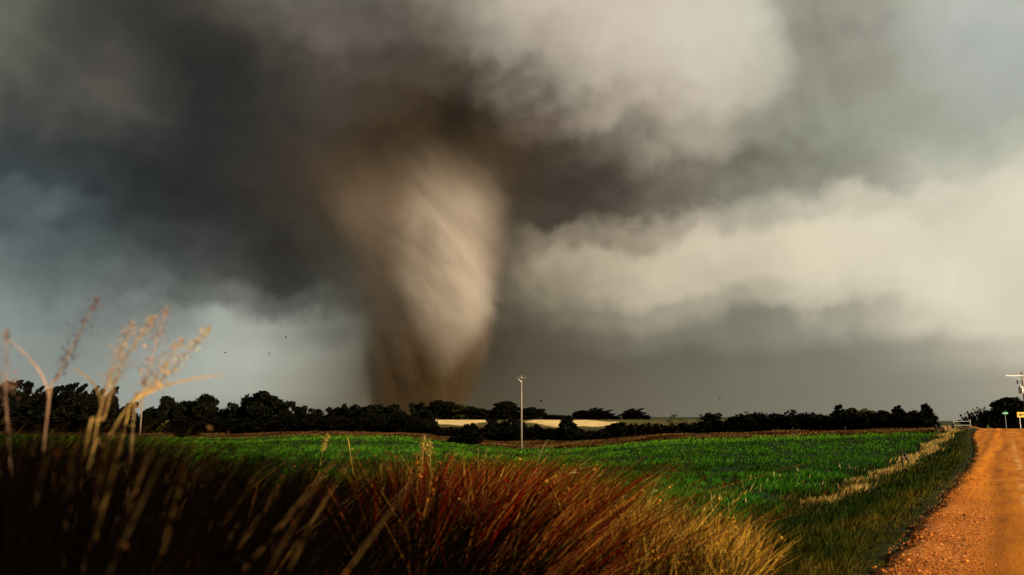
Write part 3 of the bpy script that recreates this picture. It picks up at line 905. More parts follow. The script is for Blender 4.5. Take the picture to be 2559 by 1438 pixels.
def crown_mesh(name, kind, seed, n=1500):
    g = np.random.default_rng(seed)
    P, S = [], []

    def blob(c, r, k, sz):
        v = g.normal(size=(k, 3))
        v /= np.linalg.norm(v, axis=1, keepdims=True)
        v *= (g.uniform(0.55, 1.05, (k, 1)))
        P.append(np.array(c) + v * np.array(r))
        S.append(np.full(k, sz))
    if kind == 'cedar':
        for i in range(46):
            h = g.uniform(0.04, 0.98)
            rad = 0.48 * (1 - h) ** 0.75 * g.uniform(0.5, 1.12) + 0.02
            a = g.uniform(0, 6.28)
            blob((rad * math.cos(a) * 0.75, rad * math.sin(a) * 0.75, h), (0.13 * (1.15 - h), 0.13 * (1.15 - h), 0.075), n // 46, 0.032)
        blob((0.03, 0, 0.95), (0.035, 0.035, 0.07), n // 30, 0.022)
    elif kind == 'juniper':
        for i in range(30):
            h = g.uniform(0.03, 0.93)
            rad = 0.42 * math.sqrt(max(0.02, 1 - ((h - 0.38) / 0.62) ** 2)) * g.uniform(0.4, 1.1)
            a = g.uniform(0, 6.28)
            blob((rad * math.cos(a) * 0.85 + 0.08 * h, rad * math.sin(a) * 0.85, h), (0.12, 0.12, 0.10), n // 30, 0.034)
    elif kind == 'round':
        blob((0, 0, 0.55), (0.36, 0.36, 0.30), n // 3, 0.04)
        for i in range(18):
            a = g.uniform(0, 6.28); e = g.uniform(-0.5, 1.4)
            r = g.uniform(0.8, 1.05)
            blob((0.36 * r * math.cos(a) * math.cos(e), 0.36 * r * math.sin(a) * math.cos(e), 0.56 + 0.34 * r * math.sin(e)), (0.15, 0.15, 0.11), n // 24, 0.034)
        for i in range(6):
            a = g.uniform(0, 6.28)
            blob((0.3 * math.cos(a), 0.3 * math.sin(a), 0.2), (0.16, 0.16, 0.18), n // 30, 0.036)
    elif kind == 'windblown':
        for i in range(26):
            h = g.uniform(0.05, 0.9)
            rad = 0.40 * math.sqrt(max(0.05, 1 - ((h - 0.4) / 0.62) ** 2)) * g.uniform(0.3, 1.1)
            a = g.uniform(0, 6.28)
            c = np.array((rad * math.cos(a), rad * math.sin(a), h))
            k = n // 52
            for q in range(4):              # a plume bent over by the wind
                u = q / 3
                blob(c + np.array((0.13 * u, 0.0, 0.09 * u)), (0.075 * (1.1 - 0.6 * u),) * 2 + (0.05 * (1.2 - 0.6 * u),), k // 2, 0.03)
    elif kind == 'spiky':
        for i in range(34):
            a = g.uniform(0, 6.28)
            tilt = g.uniform(0.05, 0.95)
            ln = g.uniform(0.65, 1.0) * (1 - 0.25 * tilt)
            for q in range(7):
                u = 0.1 + 0.9 * q / 6
                blob((0.42 * tilt * math.cos(a) * u * 1.2, 0.42 * tilt * math.sin(a) * u * 1.2, ln * u), (0.06 * (1.1 - u),) * 2 + (0.06,), max(3, n // 260), 0.03)
    elif kind == 'sparse':
        for i in range(16):
            h = g.uniform(0.35, 0.97)
            rad = 0.42 * g.uniform(0.1, 1.0) * math.sin(min(3.1, (h - 0.2) * 3.6)) + 0.02
            a = g.uniform(0, 6.28)
            blob((rad * math.cos(a) + 0.12 * h, rad * math.sin(a), h), (0.10, 0.10, 0.06), n // 70, 0.03)
    elif kind == 'bush':
        for i in range(22):
            a = g.uniform(0, 6.28); r = math.sqrt(g.uniform(0, 1)) * 0.42
            h = g.uniform(0.05, 1) * (0.92 - 1.1 * r * r)
            blob((r * math.cos(a), r * math.sin(a), h), (0.13, 0.13, 0.12), n // 22, 0.04)
    if kind not in ('sparse', 'spiky'):      # dense inside
        blob((0.02, 0, 0.42), {'cedar': (0.24, 0.24, 0.40), 'round': (0.34, 0.34, 0.36), 'bush': (0.36, 0.36, 0.36)}.get(kind, (0.28, 0.28, 0.38)), n // 3, 0.05)
    P = np.concatenate(P); S = np.concatenate(S) * (1.35 if kind != 'sparse' else 1.1)
    P[:, 2] = np.clip(P[:, 2], 0.0, 1.05)
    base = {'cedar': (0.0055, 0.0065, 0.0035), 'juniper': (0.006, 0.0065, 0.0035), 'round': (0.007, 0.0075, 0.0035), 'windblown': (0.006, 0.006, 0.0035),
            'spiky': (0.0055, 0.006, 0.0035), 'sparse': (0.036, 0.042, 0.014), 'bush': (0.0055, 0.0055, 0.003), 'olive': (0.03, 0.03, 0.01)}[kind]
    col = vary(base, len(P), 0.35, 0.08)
    return leaves(name, P, S, col, M_LEAF, 0.8)


def trunk_mesh(kind, seed):
    g = random.Random(seed)
    m = MB()
    top = {'cedar': 0.9, 'juniper': 0.75, 'round': 0.5, 'windblown': 0.6, 'spiky': 0.25, 'sparse': 0.85, 'bush': 0.3}[kind]
    lean = 0.08 if kind in ('windblown', 'sparse', 'juniper') else 0.03
    m.tube([(0, 0, -0.03), (lean * 0.2, 0, top * 0.4), (lean, 0.01, top)], [0.035, 0.024, 0.008], 6)
    for i in range(7 if kind in ('round', 'sparse') else 5):
        a = g.uniform(0, 6.28)
        h0 = top * g.uniform(0.35, 0.85)
        r = g.uniform(0.2, 0.36)
        m.tube([(lean * h0, 0, h0), (r * 0.5 * math.cos(a), r * 0.5 * math.sin(a), h0 + 0.08), (r * math.cos(a), r * math.sin(a), h0 + g.uniform(0.12, 0.25))], [0.014, 0.009, 0.004], 5)
    return m.mesh('trunk', M_BARK)


CROWNS, TRUNKS = {}, {}
for kd, cnt in (('cedar', 3), ('juniper', 3), ('round', 4), ('windblown', 3), ('spiky', 2), ('sparse', 2), ('bush', 3)):
    CROWNS[kd] = [crown_mesh('crown', kd, 100 + i * 17 + len(kd), 2600 if kd != 'sparse' else 1600) for i in range(cnt)]
    TRUNKS[kd] = [trunk_mesh(kd, 40 + i) for i in range(2)]
OLIVE = []
for i in range(2):
    me = CROWNS['round'][i].copy()
    arr = np.empty(len(me.vertices) * 4, dtype=np.float32)
    me.color_attributes['Col'].data.foreach_get('color', arr)
    arr = arr.reshape(-1, 4); arr[:, :3] *= (6.0, 6.4, 3.0)
    me.color_attributes['Col'].data.foreach_set('color', arr.ravel())
    OLIVE.append(me)

KIND_WORDS = {'cedar': 'pointed cedar', 'juniper': 'bushy juniper', 'round': 'round-topped tree', 'windblown': 'wind-bent cedar', 'spiky': 'spiky bush',
              'sparse': 'thin sparse tree', 'bush': 'low dark bush', 'olive': 'olive green tree'}
NAMES = {'cedar': 'cedar_tree', 'juniper': 'juniper_tree', 'round': 'broadleaf_tree', 'windblown': 'cedar_tree', 'spiky': 'spiky_shrub', 'sparse': 'sparse_tree', 'bush': 'bush', 'olive': 'broadleaf_tree'}

# kind, column of the tree in the photo, row of its top, crown width there, metres behind the field's far edge, what tells it apart
TREES = [
    ('windblown', -20, 972, 95, 6, 'cut by the left edge of the picture'),
    ('windblown', 42, 953, 95, 4, 'with the highest top in the clump at the left edge'),
    ('windblown', 92, 966, 80, 8, 'right of the highest top in the left clump'),
    ('windblown', 138, 966, 80, 6, 'in the middle of the left clump'),
    ('windblown', 185, 959, 85, 5, 'in the left clump, left of the near tan stalks'),
    ('windblown', 230, 966, 70, 7, 'behind the near tan stalks'),
    ('windblown', 284, 968, 46, 3, 'standing narrow just right of the near tan stalks'),
    ('bush', 60, 1010, 130, -2, 'under the highest top of the left clump'),
    ('bush', 165, 1015, 140, -2, 'under the middle of the left clump'),
    ('bush', 255, 1010, 90, -2, 'at the right foot of the left clump'),
    ('juniper', 322, 1004, 56, 5, 'small one left of the left pole'),
    ('juniper', 366, 1022, 50, 6, 'small one behind the left pole'),
    ('round', 386, 1018, 46, 8, 'first one right of the left pole'),
    ('round', 424, 991, 62, 10, 'second one right of the left pole, flat crowned'),
    ('round', 470, 1000, 66, 10, 'between the two taller heads right of the left pole'),
    ('round', 516, 986, 64, 10, 'tall with a broad head, right of the left pole'),
    ('bush', 450, 1040, 130, 4, 'under the broad heads right of the left pole'),
    ('juniper', 552, 1020, 50, 9, 'in the dip left of the big domed tree'),
    ('juniper', 592, 1006, 56, 8, 'left shoulder of the big domed tree'),
    ('round', 624, 988, 46, 10, 'small open crown left of the big dome'),
    ('round', 662, 979, 96, 10, 'largest dome between the left pole and the tornado'),
    ('juniper', 712, 1003, 62, 8, 'right shoulder of the big domed tree'),
    ('juniper', 748, 1014, 50, 9, 'at the notch left of the tornado'),
    ('bush', 560, 1045, 120, 3, 'in the dip between the left heads and the big dome'),
    ('bush', 650, 1040, 150, 3, 'at the foot of the big domed tree'),
    ('bush', 735, 1045, 110, 3, 'at the foot of the notch left of the tornado'),
    ('juniper', 790, 1020, 62, 10, 'first one right of the notch'),
    ('juniper', 830, 1018, 62, 9, 'second one right of the notch'),
    ('cedar', 862, 1010, 56, 10, 'left of the tornado foot'),
    ('juniper', 898, 1012, 66, 11, 'under the left rim of the tornado'),
    ('round', 938, 1010, 76, 10, 'under the left half of the tornado foot'),
    ('round', 980, 1011, 70, 10, 'under the middle of the tornado foot'),
    ('juniper', 1010, 1028, 46, 9, 'low one under the middle of the tornado foot'),
    ('bush', 800, 1050, 120, 3, 'in the dark base right of the notch'),
    ('bush', 900, 1048, 150, 3, 'in the dark base left below the tornado'),
    ('bush', 1000, 1052, 130, 3, 'in the dark base below the tornado'),
    ('juniper', 1047, 1007, 58, 12, 'upright one under the right half of the tornado'),
    ('juniper', 1076, 1022, 40, 12, 'small one under the right half of the tornado'),
    ('round', 1106, 1006, 62, 325, 'peaked one under the right rim of the tornado'),
    ('round', 1134, 1015, 52, 325, 'second one right of the tornado rim'),
    ('olive', 1156, 1017, 50, 325, 'brownish crown right of the tornado foot'),
    ('round', 1184, 1021, 56, 325, 'third one right of the tornado rim'),
    ('juniper', 1217, 1029, 50, 325, 'low one midway between tornado and tall pole'),
    ('round', 1266, 1008, 52, 325, 'round head just left of the tall pole'),
    ('juniper', 1240, 1033, 40, 325, 'low shoulder left of the round head by the tall pole'),
    ('juniper', 1296, 1034, 46, 325, 'directly behind the tall pole'),
    ('round', 1330, 1023, 50, 325, 'round head just right of the tall pole'),
    ('bush', 1085, 1068, 100, 4, 'in front of the pale field, under the right rim of the tornado'),
    ('bush', 1180, 1058, 46, 5, 'cutting into the pale strip right of the tornado'),
    ('bush', 1240, 1062, 60, 5, 'between pale strips left of the tall pole'),
    ('bush', 1305, 1064, 70, 5, 'at the foot of the tall pole behind the margin'),
    ('bush', 1370, 1070, 46, 6, 'in front of the pale strip right of the tall pole'),
    ('juniper', 1064, 1044, 44, 6, 'at the left end of the pale strip'),
    ('juniper', 1228, 1045, 46, 6, 'in the first break of the pale strip'),
    ('juniper', 1262, 1050, 40, 7, 'in the pale strip just left of the tall pole'),
    ('juniper', 1292, 1044, 52, 6, 'hiding the pale strip behind the tall pole'),
    ('bush', 1345, 1058, 44, 6, 'right after the tall pole, breaking the pale strip'),
    ('bush', 1130, 1062, 40, 7, 'biting into the pale strip from below, right of the tornado'),
    ('bush', 1548, 1056, 66, 6, 'covering the right end of the pale strip'),
    ('bush', 1140, 1070, 110, 1, 'low one right of the tornado, in the dark base'),
    ('bush', 1275, 1072, 110, 1, 'low one just left of the tall pole'),
    ('juniper', 1420, 1038, 70, 2, 'large, before the pale strip right of the tall pole'),
    ('round', 1386, 1042, 60, 335, 'small on the far rise right of the tall pole'),
    ('windblown', 1452, 1031, 52, 335, 'leftmost of the hilltop group over the pale strip'),
    ('windblown', 1484, 1024, 60, 335, 'tallest of the hilltop group over the pale strip'),
    ('windblown', 1508, 1030, 44, 335, 'rightmost of the hilltop group over the pale strip'),
    ('windblown', 1535, 1044, 34, 335, 'first of the small hilltop pair right of the group'),
    ('windblown', 1566, 1031, 30, 335, 'slim one on the hilltop'),
    ('windblown', 1588, 1026, 40, 335, 'tallest of the slim ones on the hilltop'),
    ('windblown', 1613, 1042, 24, 335, 'last small one at the right end of the hilltop'),
    ('bush', 1450, 1072, 24, 4, 'tiny one standing alone before the pale strip'),
    ('bush', 1470, 1075, 20, 4, 'tiniest one before the pale strip'),
    ('juniper', 1530, 1062, 52, 5, 'first of the dark ones right below the hilltop'),
    ('juniper', 1560, 1066, 56, 5, 'second of the dark ones right below the hilltop'),
    ('juniper', 1592, 1062, 52, 5, 'third of the dark ones right below the hilltop'),
    ('juniper', 1638, 1072, 34, 5, 'small one in the open middle of the margin'),
    ('cedar', 1662, 1064, 26, 4, 'narrow one in the open middle of the margin'),
    ('juniper', 1708, 1056, 46, 1, 'leaning over the margin, left of the large juniper'),
    ('sparse', 1675, 1036, 40, 45, 'left one of the see-through trees in the gap'),
    ('sparse', 1703, 1044, 36, 48, 'middle one of the see-through trees in the gap'),
    ('sparse', 1750, 1036, 42, 40, 'right one of the see-through trees, touching the large juniper'),
    ('juniper', 1777, 1032, 62, 3, 'large two-headed one right of the open gap'),
    ('bush', 1822, 1060, 50, 5, 'right of the large two-headed juniper'),
    ('round', 1866, 1034, 66, 9, 'broad head right of the large two-headed juniper'),
    ('bush', 1838, 1055, 60, 6, 'low left shoulder of the broad head'),
    ('juniper', 1902, 1048, 56, 8, 'right of the broad head'),
    ('windblown', 1930, 1032, 32, 12, 'slim and tall in the right-hand row'),
    ('round', 1960, 1043, 60, 10, 'right of the slim wind-bent cedar'),
    ('round', 2002, 1038, 62, 10, 'middle of the right-hand row'),
    ('juniper', 2046, 1040, 56, 9, 'left of the pointed cedar in the right-hand row'),
    ('bush', 1930, 1062, 90, 4, 'under the slim wind-bent cedar'),
    ('bush', 2020, 1062, 110, 4, 'under the middle of the right-hand row'),
    ('cedar', 2097, 1014, 74, 8, 'with the sharpest top in the right-hand row'),
    ('olive', 2132, 1020, 62, 14, 'just right of the sharpest cedar'),
    ('olive', 2168, 1022, 56, 14, 'second right of the sharpest cedar'),
    ('round', 2202, 1026, 60, 12, 'dark between the green crowns and the last cedars'),
    ('bush', 2150, 1056, 110, 4, 'under the green crowns in the right-hand row'),
    ('cedar', 2244, 1014, 76, 8, 'last but one in the right-hand row'),
    ('olive', 2284, 1026, 46, 12, 'between the last two cedars'),
    ('cedar', 2312, 1012, 72, 6, 'last in the right-hand row before the road'),
    ('bush', 2270, 1052, 110, 3, 'at the foot of the last two cedars'),
    ('spiky', 2424, 1030, 56, 22, 'at the left end of the clump beyond the road'),
    ('spiky', 2452, 1016, 60, 24, 'left peak of the clump beyond the road'),
    ('spiky', 2484, 1018, 56, 24, 'right peak of the clump beyond the road'),
    ('round', 2516, 992, 92, 25, 'biggest beyond the road, behind the street signs'),
    ('bush', 2560, 1050, 60, 24, 'beyond the road at the right edge of the picture'),
    ('bush', 1168, 1078, 86, -7, 'very dark, standing forward in the field margin below the tornado'),
    ('bush', 470, 1076, 56, -4, 'alone in the field margin right of the left pole'),
]
cnt = {}
for kd, px, top, wpx, off, which in TREES:
    F = float(np.interp(px, FAR[:, 0], FAR[:, 2]))
    d = F + 16 + off if off >= -2 else F + off + 4
    if px > 2330:
        d = 112 + off
    x, u = ray(px, top - (5 if off > 300 else 0))
    X, Y = x * d, d
    zb = gz(X, Y)
    h = max(0.8, CAM_H + u * d - zb)
    w = wpx / FPX * d / 0.86 * (1.35 if off > 300 else 1.0)
    base_k = 'round' if kd == 'olive' else kd
    i = cnt.get(kd, 0); cnt[kd] = i + 1
    e = empty(NAMES[kd], (X, Y, zb - 0.05), (0, 0, random.uniform(-0.5, 0.5) if kd == 'windblown' else random.uniform(0, 6.28)))
    adj = '' if kd in ('olive', 'bush') else 'dark '
    tag(e, f'{adj}{KIND_WORDS[kd]} {which}', 'bush' if kd in ('bush', 'spiky') else 'tree', 'trees and bushes behind the field')
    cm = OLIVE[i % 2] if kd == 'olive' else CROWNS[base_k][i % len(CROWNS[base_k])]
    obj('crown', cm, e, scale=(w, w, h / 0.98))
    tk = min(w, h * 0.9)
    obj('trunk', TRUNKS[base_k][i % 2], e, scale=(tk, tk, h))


def build_undergrowth():
    n = 60000
    p = np.concatenate([rng.uniform(-150, 1100, int(n * .62)), rng.uniform(1820, 2330, int(n * .26)), rng.uniform(1100, 1820, n - int(n * .62) - int(n * .26))])
    F = np.interp(p, FAR[:, 0], FAR[:, 2])
    Y = F + 15 + rng.uniform(0, 10, n)
    X = (p - 1279.5) / FPX / 1.013 * Y
    top = np.interp(p, [-150, 300, 420, 1000, 1060, 1090, 1205, 1225, 1325, 1345, 1395, 1410, 1435, 1450, 1515, 1540, 1620, 1700, 1800, 1840, 2320], [4.6, 4.2, 3.3, 3.2, 2.8, 1.6, 1.6, 2.6, 2.6, 1.4, 1.4, 2.3, 2.3, 1.2, 1.2, 2.2, 1.6, 1.3, 1.8, 2.7, 2.4])
    top = top * (0.45 + 0.9 * patch(X, Y, 0.6, 1.0))
    Z = ground_z(X, Y) + top * rng.uniform(0, 1, n)
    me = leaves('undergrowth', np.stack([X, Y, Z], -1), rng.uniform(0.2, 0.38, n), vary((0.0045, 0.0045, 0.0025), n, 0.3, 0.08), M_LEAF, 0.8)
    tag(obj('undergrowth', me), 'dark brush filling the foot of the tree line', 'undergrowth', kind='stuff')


build_undergrowth()

# ------------------------------------------------------------------ power poles


def build_pole(label, px, top_py, fwd, arm_px, name='utility_pole', arm_shift=0.0, arm_mat=None):
    x, u = ray(px, top_py)
    X = x * fwd
    zb = gz(X, fwd)
    H = CAM_H + u * fwd - zb
    e = empty(name, (X, fwd, zb))
    tag(e, label, 'utility pole')
    MB().tube([(0, 0, -0.5), (0, 0, H * 0.5), (0, 0, H)], [0.17, 0.145, 0.11], 12).build('pole', M_POLE, e, True)
    L = arm_px / FPX * fwd
    za = H - 0.55
    MB().box((arm_shift, -0.16, za), (L, 0.10, 0.13)).build('crossarm', arm_mat or M_ARM, e)
    for sx in (-0.45, -0.18, 0.18, 0.45):
        MB().tube([(arm_shift + sx * L, -0.16, za + 0.06), (arm_shift + sx * L, -0.16, za + 0.13), (arm_shift + sx * L, -0.16, za + 0.15), (arm_shift + sx * L, -0.16, za + 0.24)],
                  [0.015, 0.015, 0.05, 0.03], 8).build('insulator', M_INSUL, e, True)
    for sx in (-1, 1):
        MB().tube([(arm_shift + sx * L * 0.3, -0.225, za - 0.03), (0, -0.16, za - 0.55)], 0.018, 6).build('brace', M_METAL, e)
    return e, H


build_pole('tall bare wooden power pole right of the tornado', 1303, 939, 130, 22)
build_pole('distant wooden power pole behind the tan stalks at left', 358, 975, 186, 13, arm_shift=-0.45)
e, H = build_pole('power pole with transformer at the right edge of the picture', 2553, 929, 108, 44, arm_shift=-1.15, arm_mat=M_WHITE)
tz = H - 2.45
tk = MB().tube([(-0.42, -0.12, tz - 0.45), (-0.42, -0.12, tz + 0.38), (-0.42, -0.12, tz + 0.5)], [0.29, 0.29, 0.2], 16).build('transformer', M_TANK, e, True)
MB().box((-0.42, -0.43, tz), (0.10, 0.05, 0.7)).build('cooling_fin', M_TANK, tk)
MB().tube([(-0.42, -0.12, tz + 0.48), (-0.42, -0.12, tz + 0.72), (-0.42, -0.12, tz + 0.8)], [0.05, 0.06, 0.025], 8).build('bushing', M_INSUL, tk, True)
MB().tube([(-0.10, -0.05, H - 1.35), (-0.75, -0.12, H - 1.30)], 0.03, 6).build('bracket', M_ARM, e)
MB().tube([(-0.75, -0.12, H - 1.70), (-0.78, -0.12, H - 1.45), (-0.85, -0.12, H - 1.15)], [0.06, 0.10, 0.05], 8).build('fuse_cutout', M_BLACK, e, True)

# ------------------------------------------------------------------ signs


def build_signs():
    # yellow arrow board at the end of the road
    fwd = 104
    c = at(2556, 1037, fwd)
    zb = gz(c.x, fwd)
    e = empty('arrow_sign', (c.x, fwd, zb))
    tag(e, 'yellow sign with a black left arrow at the end of the road', 'sign')
    h = c.z - zb
    for sx in (-0.4, 0.4):
        MB().box((sx, 0.06, (h + 0.2) / 2), (0.06, 0.05, h + 0.2)).build('post', M_METAL, e)
    W, Hh = 1.45, 0.66
    pl = MB().box((0, 0, h), (W, 0.02, Hh)).build('panel', M_YELLOW, e)
    MB().box((0.16, -0.018, h), (0.72, 0.006, 0.13)).poly([(-0.60, -0.0225, h), (-0.16, -0.0225, h - 0.23), (-0.26, -0.0225, h), (-0.16, -0.0225, h + 0.23)]).build('arrow', M_BLACK, pl)
    # green street-name sign
    fwd = 108
    c = at(2512, 1033, fwd)
    zb = gz(c.x, fwd)
    e = empty('street_sign', (c.x, fwd, zb))
    tag(e, 'small green street name sign in front of the big dark tree', 'sign')
    h = c.z - zb
    MB().tube([(0, 0.05, -0.2), (0, 0.05, h + 0.35)], 0.028, 8).build('post', M_METAL, e)
    pl = MB().box((0, 0, h), (0.72, 0.02, 0.23)).build('name_plate', M_GREEN, e)
    m = MB()
    for k in range(7):
        m.box((-0.24 + k * 0.08, -0.014, h), (0.045, 0.004, 0.10))
    o = m.build('lettering', M_WHITE, pl)
    o['kind'] = 'stuff'
    pl2 = MB().box((0, 0.05, h + 0.25), (0.02, 0.6, 0.2)).build('name_plate', M_GREEN, e)


build_signs()

# ------------------------------------------------------------------ fence posts


def post(label, px, top, base, fwd, w=0.11, lean=(0, 0), name='fence_post'):
    """a weathered post standing at the fence line; wider below, split top"""
    x, u = ray(px, base)
    X = x * fwd
    zb = gz(X, fwd)
    H = max(0.5, (base - top) / FPX * fwd)
    e = empty(name, (X, fwd, zb), (lean[1], lean[0], random.uniform(0, 3)))
    e.rotation_euler = (lean[1], lean[0], 0)
    tag(e, label, 'fence post', 'fence posts')
    MB().tube([(0, 0, -0.3), (0.01, 0, H * 0.35), (-0.008, 0.01, H * 0.75), (0.012, 0, H * 0.97), (0.02, 0.01, H)], [w * .55, w * .52, w * .48, w * .45, w * .25], 9).build('post', M_POST, e)
    MB().tube([(-w * .52, -w * .2, H * 0.72), (w * .5, -w * .25, H * 0.70)], 0.012, 5).build('wire_staple', M_METAL, e)
    return e


post('upright fence post beside the leaning one near the field corner', 2258, 1140, 1187, 43)
post('fence post leaning left over the straw grass', 2277, 1136, 1176, 45, 0.12, (R(-20), 0))
post('short broken post lying over beside the leaning one', 2284, 1158, 1172, 43, 0.12, (R(58), 0))
post('broken post lying in the straw at the near end of the fence', 2158, 1236, 1262, 27.5, 0.09, (R(52), 0))
post('small leaning post at the top of the fence by the pale bush', 2345, 1060, 1083, 95, 0.22, (R(-14), 0))
post('dark post right of the pale bush, near the gate', 2384, 1064, 1080, 98, 0.26)
post('thin post in the brown margin left of the sharpest cedar', 1983, 1078, 1102, 106, 0.13)
post('thin post in the brown margin under the sharpest cedar', 2114, 1072, 1094, 102, 0.13)


def build_gate():
    fwd = 107
    c = at(2398, 1078, fwd)
    e = empty('pipe_gate', (c.x, fwd, gz(c.x, fwd)))
    tag(e, 'pale pipe gate between the dark post and the clump beyond', 'gate')
    for k, z in enumerate((0.5, 1.0)):
        MB().tube([(-0.7, 0, z), (1.5, 0, z)], 0.022, 6).build('rail', M_METAL, e)
    for x in (-0.7, 1.5):
        MB().tube([(x, 0, 0.0), (x, 0, 1.25)], 0.05, 6).build('upright', M_METAL, e)


build_gate()


def build_pale_bush():
    c = at(2366, 1084, 96)
    n = 500
    v = rng.normal(size=(n, 3)); v /= np.linalg.norm(v, axis=1, keepdims=True)
    P = v * rng.uniform(0.4, 1.0, (n, 1)) * np.array((0.7, 0.6, 0.5)) + np.array((0, 0, 0.4))
    P[:, 2] = np.maximum(P[:, 2], 0.02)
    e = empty('dry_shrub', (c.x, 96, gz(c.x, 96)))
    tag(e, 'pale sunlit dry shrub at the top of the fence line', 'shrub')
    obj('crown', leaves('crown', P, np.full(n, 0.12), vary((0.50, 0.33, 0.15), n, 0.3, 0.05), M_STALK, 0.8), e)
    MB().tube([(0, 0, -0.1), (0.05, 0, 0.5), (0.15, 0.05, 0.9)], [0.05, 0.03, 0.01], 6).build('stem', M_POST, e)


build_pale_bush()

# ------------------------------------------------------------------ near stalks
STRAW = (0.36, 0.225, 0.07)


def solid_cols(me, col, amt=0.25):
    at_ = me.color_attributes.new('Col', 'FLOAT_COLOR', 'POINT')
    n = len(me.vertices)
    c = np.ones((n, 4), dtype=np.float32)
    c[:, :3] = vary(col, n, amt, 0.05)
    at_.data.foreach_set('color', c.ravel())
    return me


def stalk(label, pts, fwd, r=0.008, col=STRAW, head=None, leaf_n=3, head_len=0.35, name='tall_grass_stalk', group='tall grass stalks close to the road'):
    """a tall grass stalk through points of the photograph at its own distance, rooted in the ditch"""
    W = [at(px, py, fwd + 0.06 * i) for i, (px, py) in enumerate(pts)]
    b0 = W[0]
    d = (W[0] - W[1]).normalized()
    zg = gz(b0.x, b0.y)
    L = max(0.0, (b0.z - zg))
    foot = Vector((b0.x + (0.0 if abs(d.z) < 0.3 else d.x / abs(d.z) * L * 0.6), b0.y, zg - 0.03))
    P = [foot] + W
    # smooth it (Catmull-Rom)
    S = []
    for i in range(len(P) - 1):
        p0, p1, p2, p3 = P[max(i - 1, 0)], P[i], P[i + 1], P[min(i + 2, len(P) - 1)]
        for k in range(5):
            u = k / 5
            S.append(0.5 * ((2 * p1) + (p2 - p0) * u + (2 * p0 - 5 * p1 + 4 * p2 - p3) * u * u + (3 * p1 - p0 - 3 * p2 + p3) * u ** 3))
    S.append(P[-1])
    e = empty(name, foot)
    tag(e, label, 'grass stalk', group)
    S = [q - foot for q in S]
    n = len(S)
    r = r * (0.58 if fwd < 4 else 0.5)
    m = MB().tube(S, [r * (1 - 0.7 * i / (n - 1)) for i in range(n)], 7)
    obj('stem', solid_cols(m.mesh('stem', M_STALK, True), col), e)
    for k in range(leaf_n):
        i = int(n * (0.3 + 0.5 * (k + random.random() * 0.5) / max(1, leaf_n)))
        i = min(i, n - 2)
        p, tdir = S[i], (S[i + 1] - S[i]).normalized()
        sd_ = 1 if random.random() < 0.75 else -1
        out = Vector((sd_ * random.uniform(0.5, 1.0), random.uniform(-0.4, 0.4), 0))
        ln = random.uniform(0.22, 0.42) * (0.9 if fwd > 5 else 1.0)
        random_droop = random.uniform(-0.1, 0.35)
        m = MB()
        pr = None
        for q in range(7):
            u = q / 6
            c = p + tdir * ln * 0.85 * u * (1 - 0.25 * u) + out * ln * (0.65 if fwd < 5 else 0.32) * u ** 1.5 - Vector((0, 0, random_droop * ln * u * u))
            w = r * 1.1 * (1 - u) ** 0.6 + 0.0006
            wv = Vector((0.15, 0.3, 1)).normalized() * w
            if pr:
                m.poly([pr[0], pr[1], c + wv, c - wv])
            pr = (c - wv, c + wv)
        obj('leaf', solid_cols(m.mesh('leaf', M_STALK, True), col), e)
    if head is not None:
        hl = head_len
        i0 = n - 1
        while i0 > 1 and (S[n - 1] - S[i0]).length < hl:
            i0 -= 1
        N = 210
        us = rng.uniform(0, 1, N)
        idx = i0 + us * (n - 1 - i0)
        ii = np.minimum(idx.astype(int), n - 2)
        fr = (idx - ii)[:, None]
        A = np.array([tuple(q) for q in S])
        Pc = A[ii] * (1 - fr) + A[ii + 1] * fr
        Pc += rng.normal(0, 1, (N, 3)) * (0.018 * np.sin(np.clip(us * 0.9 + 0.1, 0, 1) * np.pi) + 0.004)[:, None] * (fwd / 3) ** 0.5
        sh = obj('seed_head', leaves('seed_head', Pc, np.full(N, 0.006 * (fwd / 3) ** 0.5), vary(head, N, 0.25, 0.08), M_STALK, 2.5), e)
        sh['kind'] = 'stuff'
    return e


PURP = (0.10, 0.055, 0.05)
TAN = (0.42, 0.27, 0.13)
stalk('thick tan stalk with a pale plume, leaning right at far left', [(205, 1190), (245, 1050), (280, 925), (332, 805)], 2.9, 0.010, STRAW, TAN, 1, 0.30)
stalk('tan stalk crossing behind the thick one, pale plume', [(222, 1200), (262, 1040), (300, 920), (385, 790)], 3.1, 0.010, STRAW, TAN, 2, 0.32)
stalk('thick stalk bent far right, forking below its thin yellow plume', [(205, 1230), (262, 1110), (330, 1005), (410, 945), (522, 822)], 2.9, 0.010, STRAW, (0.5, 0.34, 0.12), 2, 0.30)
stalk('stalk with a pinkish brown plume right of the tan ones', [(330, 1100), (350, 1000), (382, 890), (418, 765)], 3.4, 0.008, (0.35, 0.22, 0.11), (0.26, 0.15, 0.11), 1, 0.34)
stalk('stalk with a dark purple head left of the tan plumes', [(110, 1110), (145, 945), (190, 850), (246, 742)], 3.2, 0.008, (0.30, 0.18, 0.10), PURP, 1, 0.36)
stalk('pale stalk leaning right with a faint plume, behind the bent one', [(300, 1120), (345, 1020), (400, 930), (455, 850)], 3.5, 0.008, STRAW, TAN, 2, 0.26)
stalk('faint stalk with brown head at the left edge of the picture', [(22, 1100), (18, 960), (16, 825)], 3.0, 0.006, (0.25, 0.15, 0.09), (0.2, 0.12, 0.08), 0, 0.3)
stalk('yellow stalk standing alone in front of the field', [(898, 1260), (884, 1190), (872, 1110), (868, 1092)], 15, 0.026, (0.42, 0.30, 0.05), None, 3)
stalk('leaning yellow stalk with side leaves, left of the lone one', [(790, 1230), (797, 1180), (806, 1130), (820, 1086)], 15.5, 0.022, (0.40, 0.28, 0.05), (0.4, 0.26, 0.06), 4, 0.2)
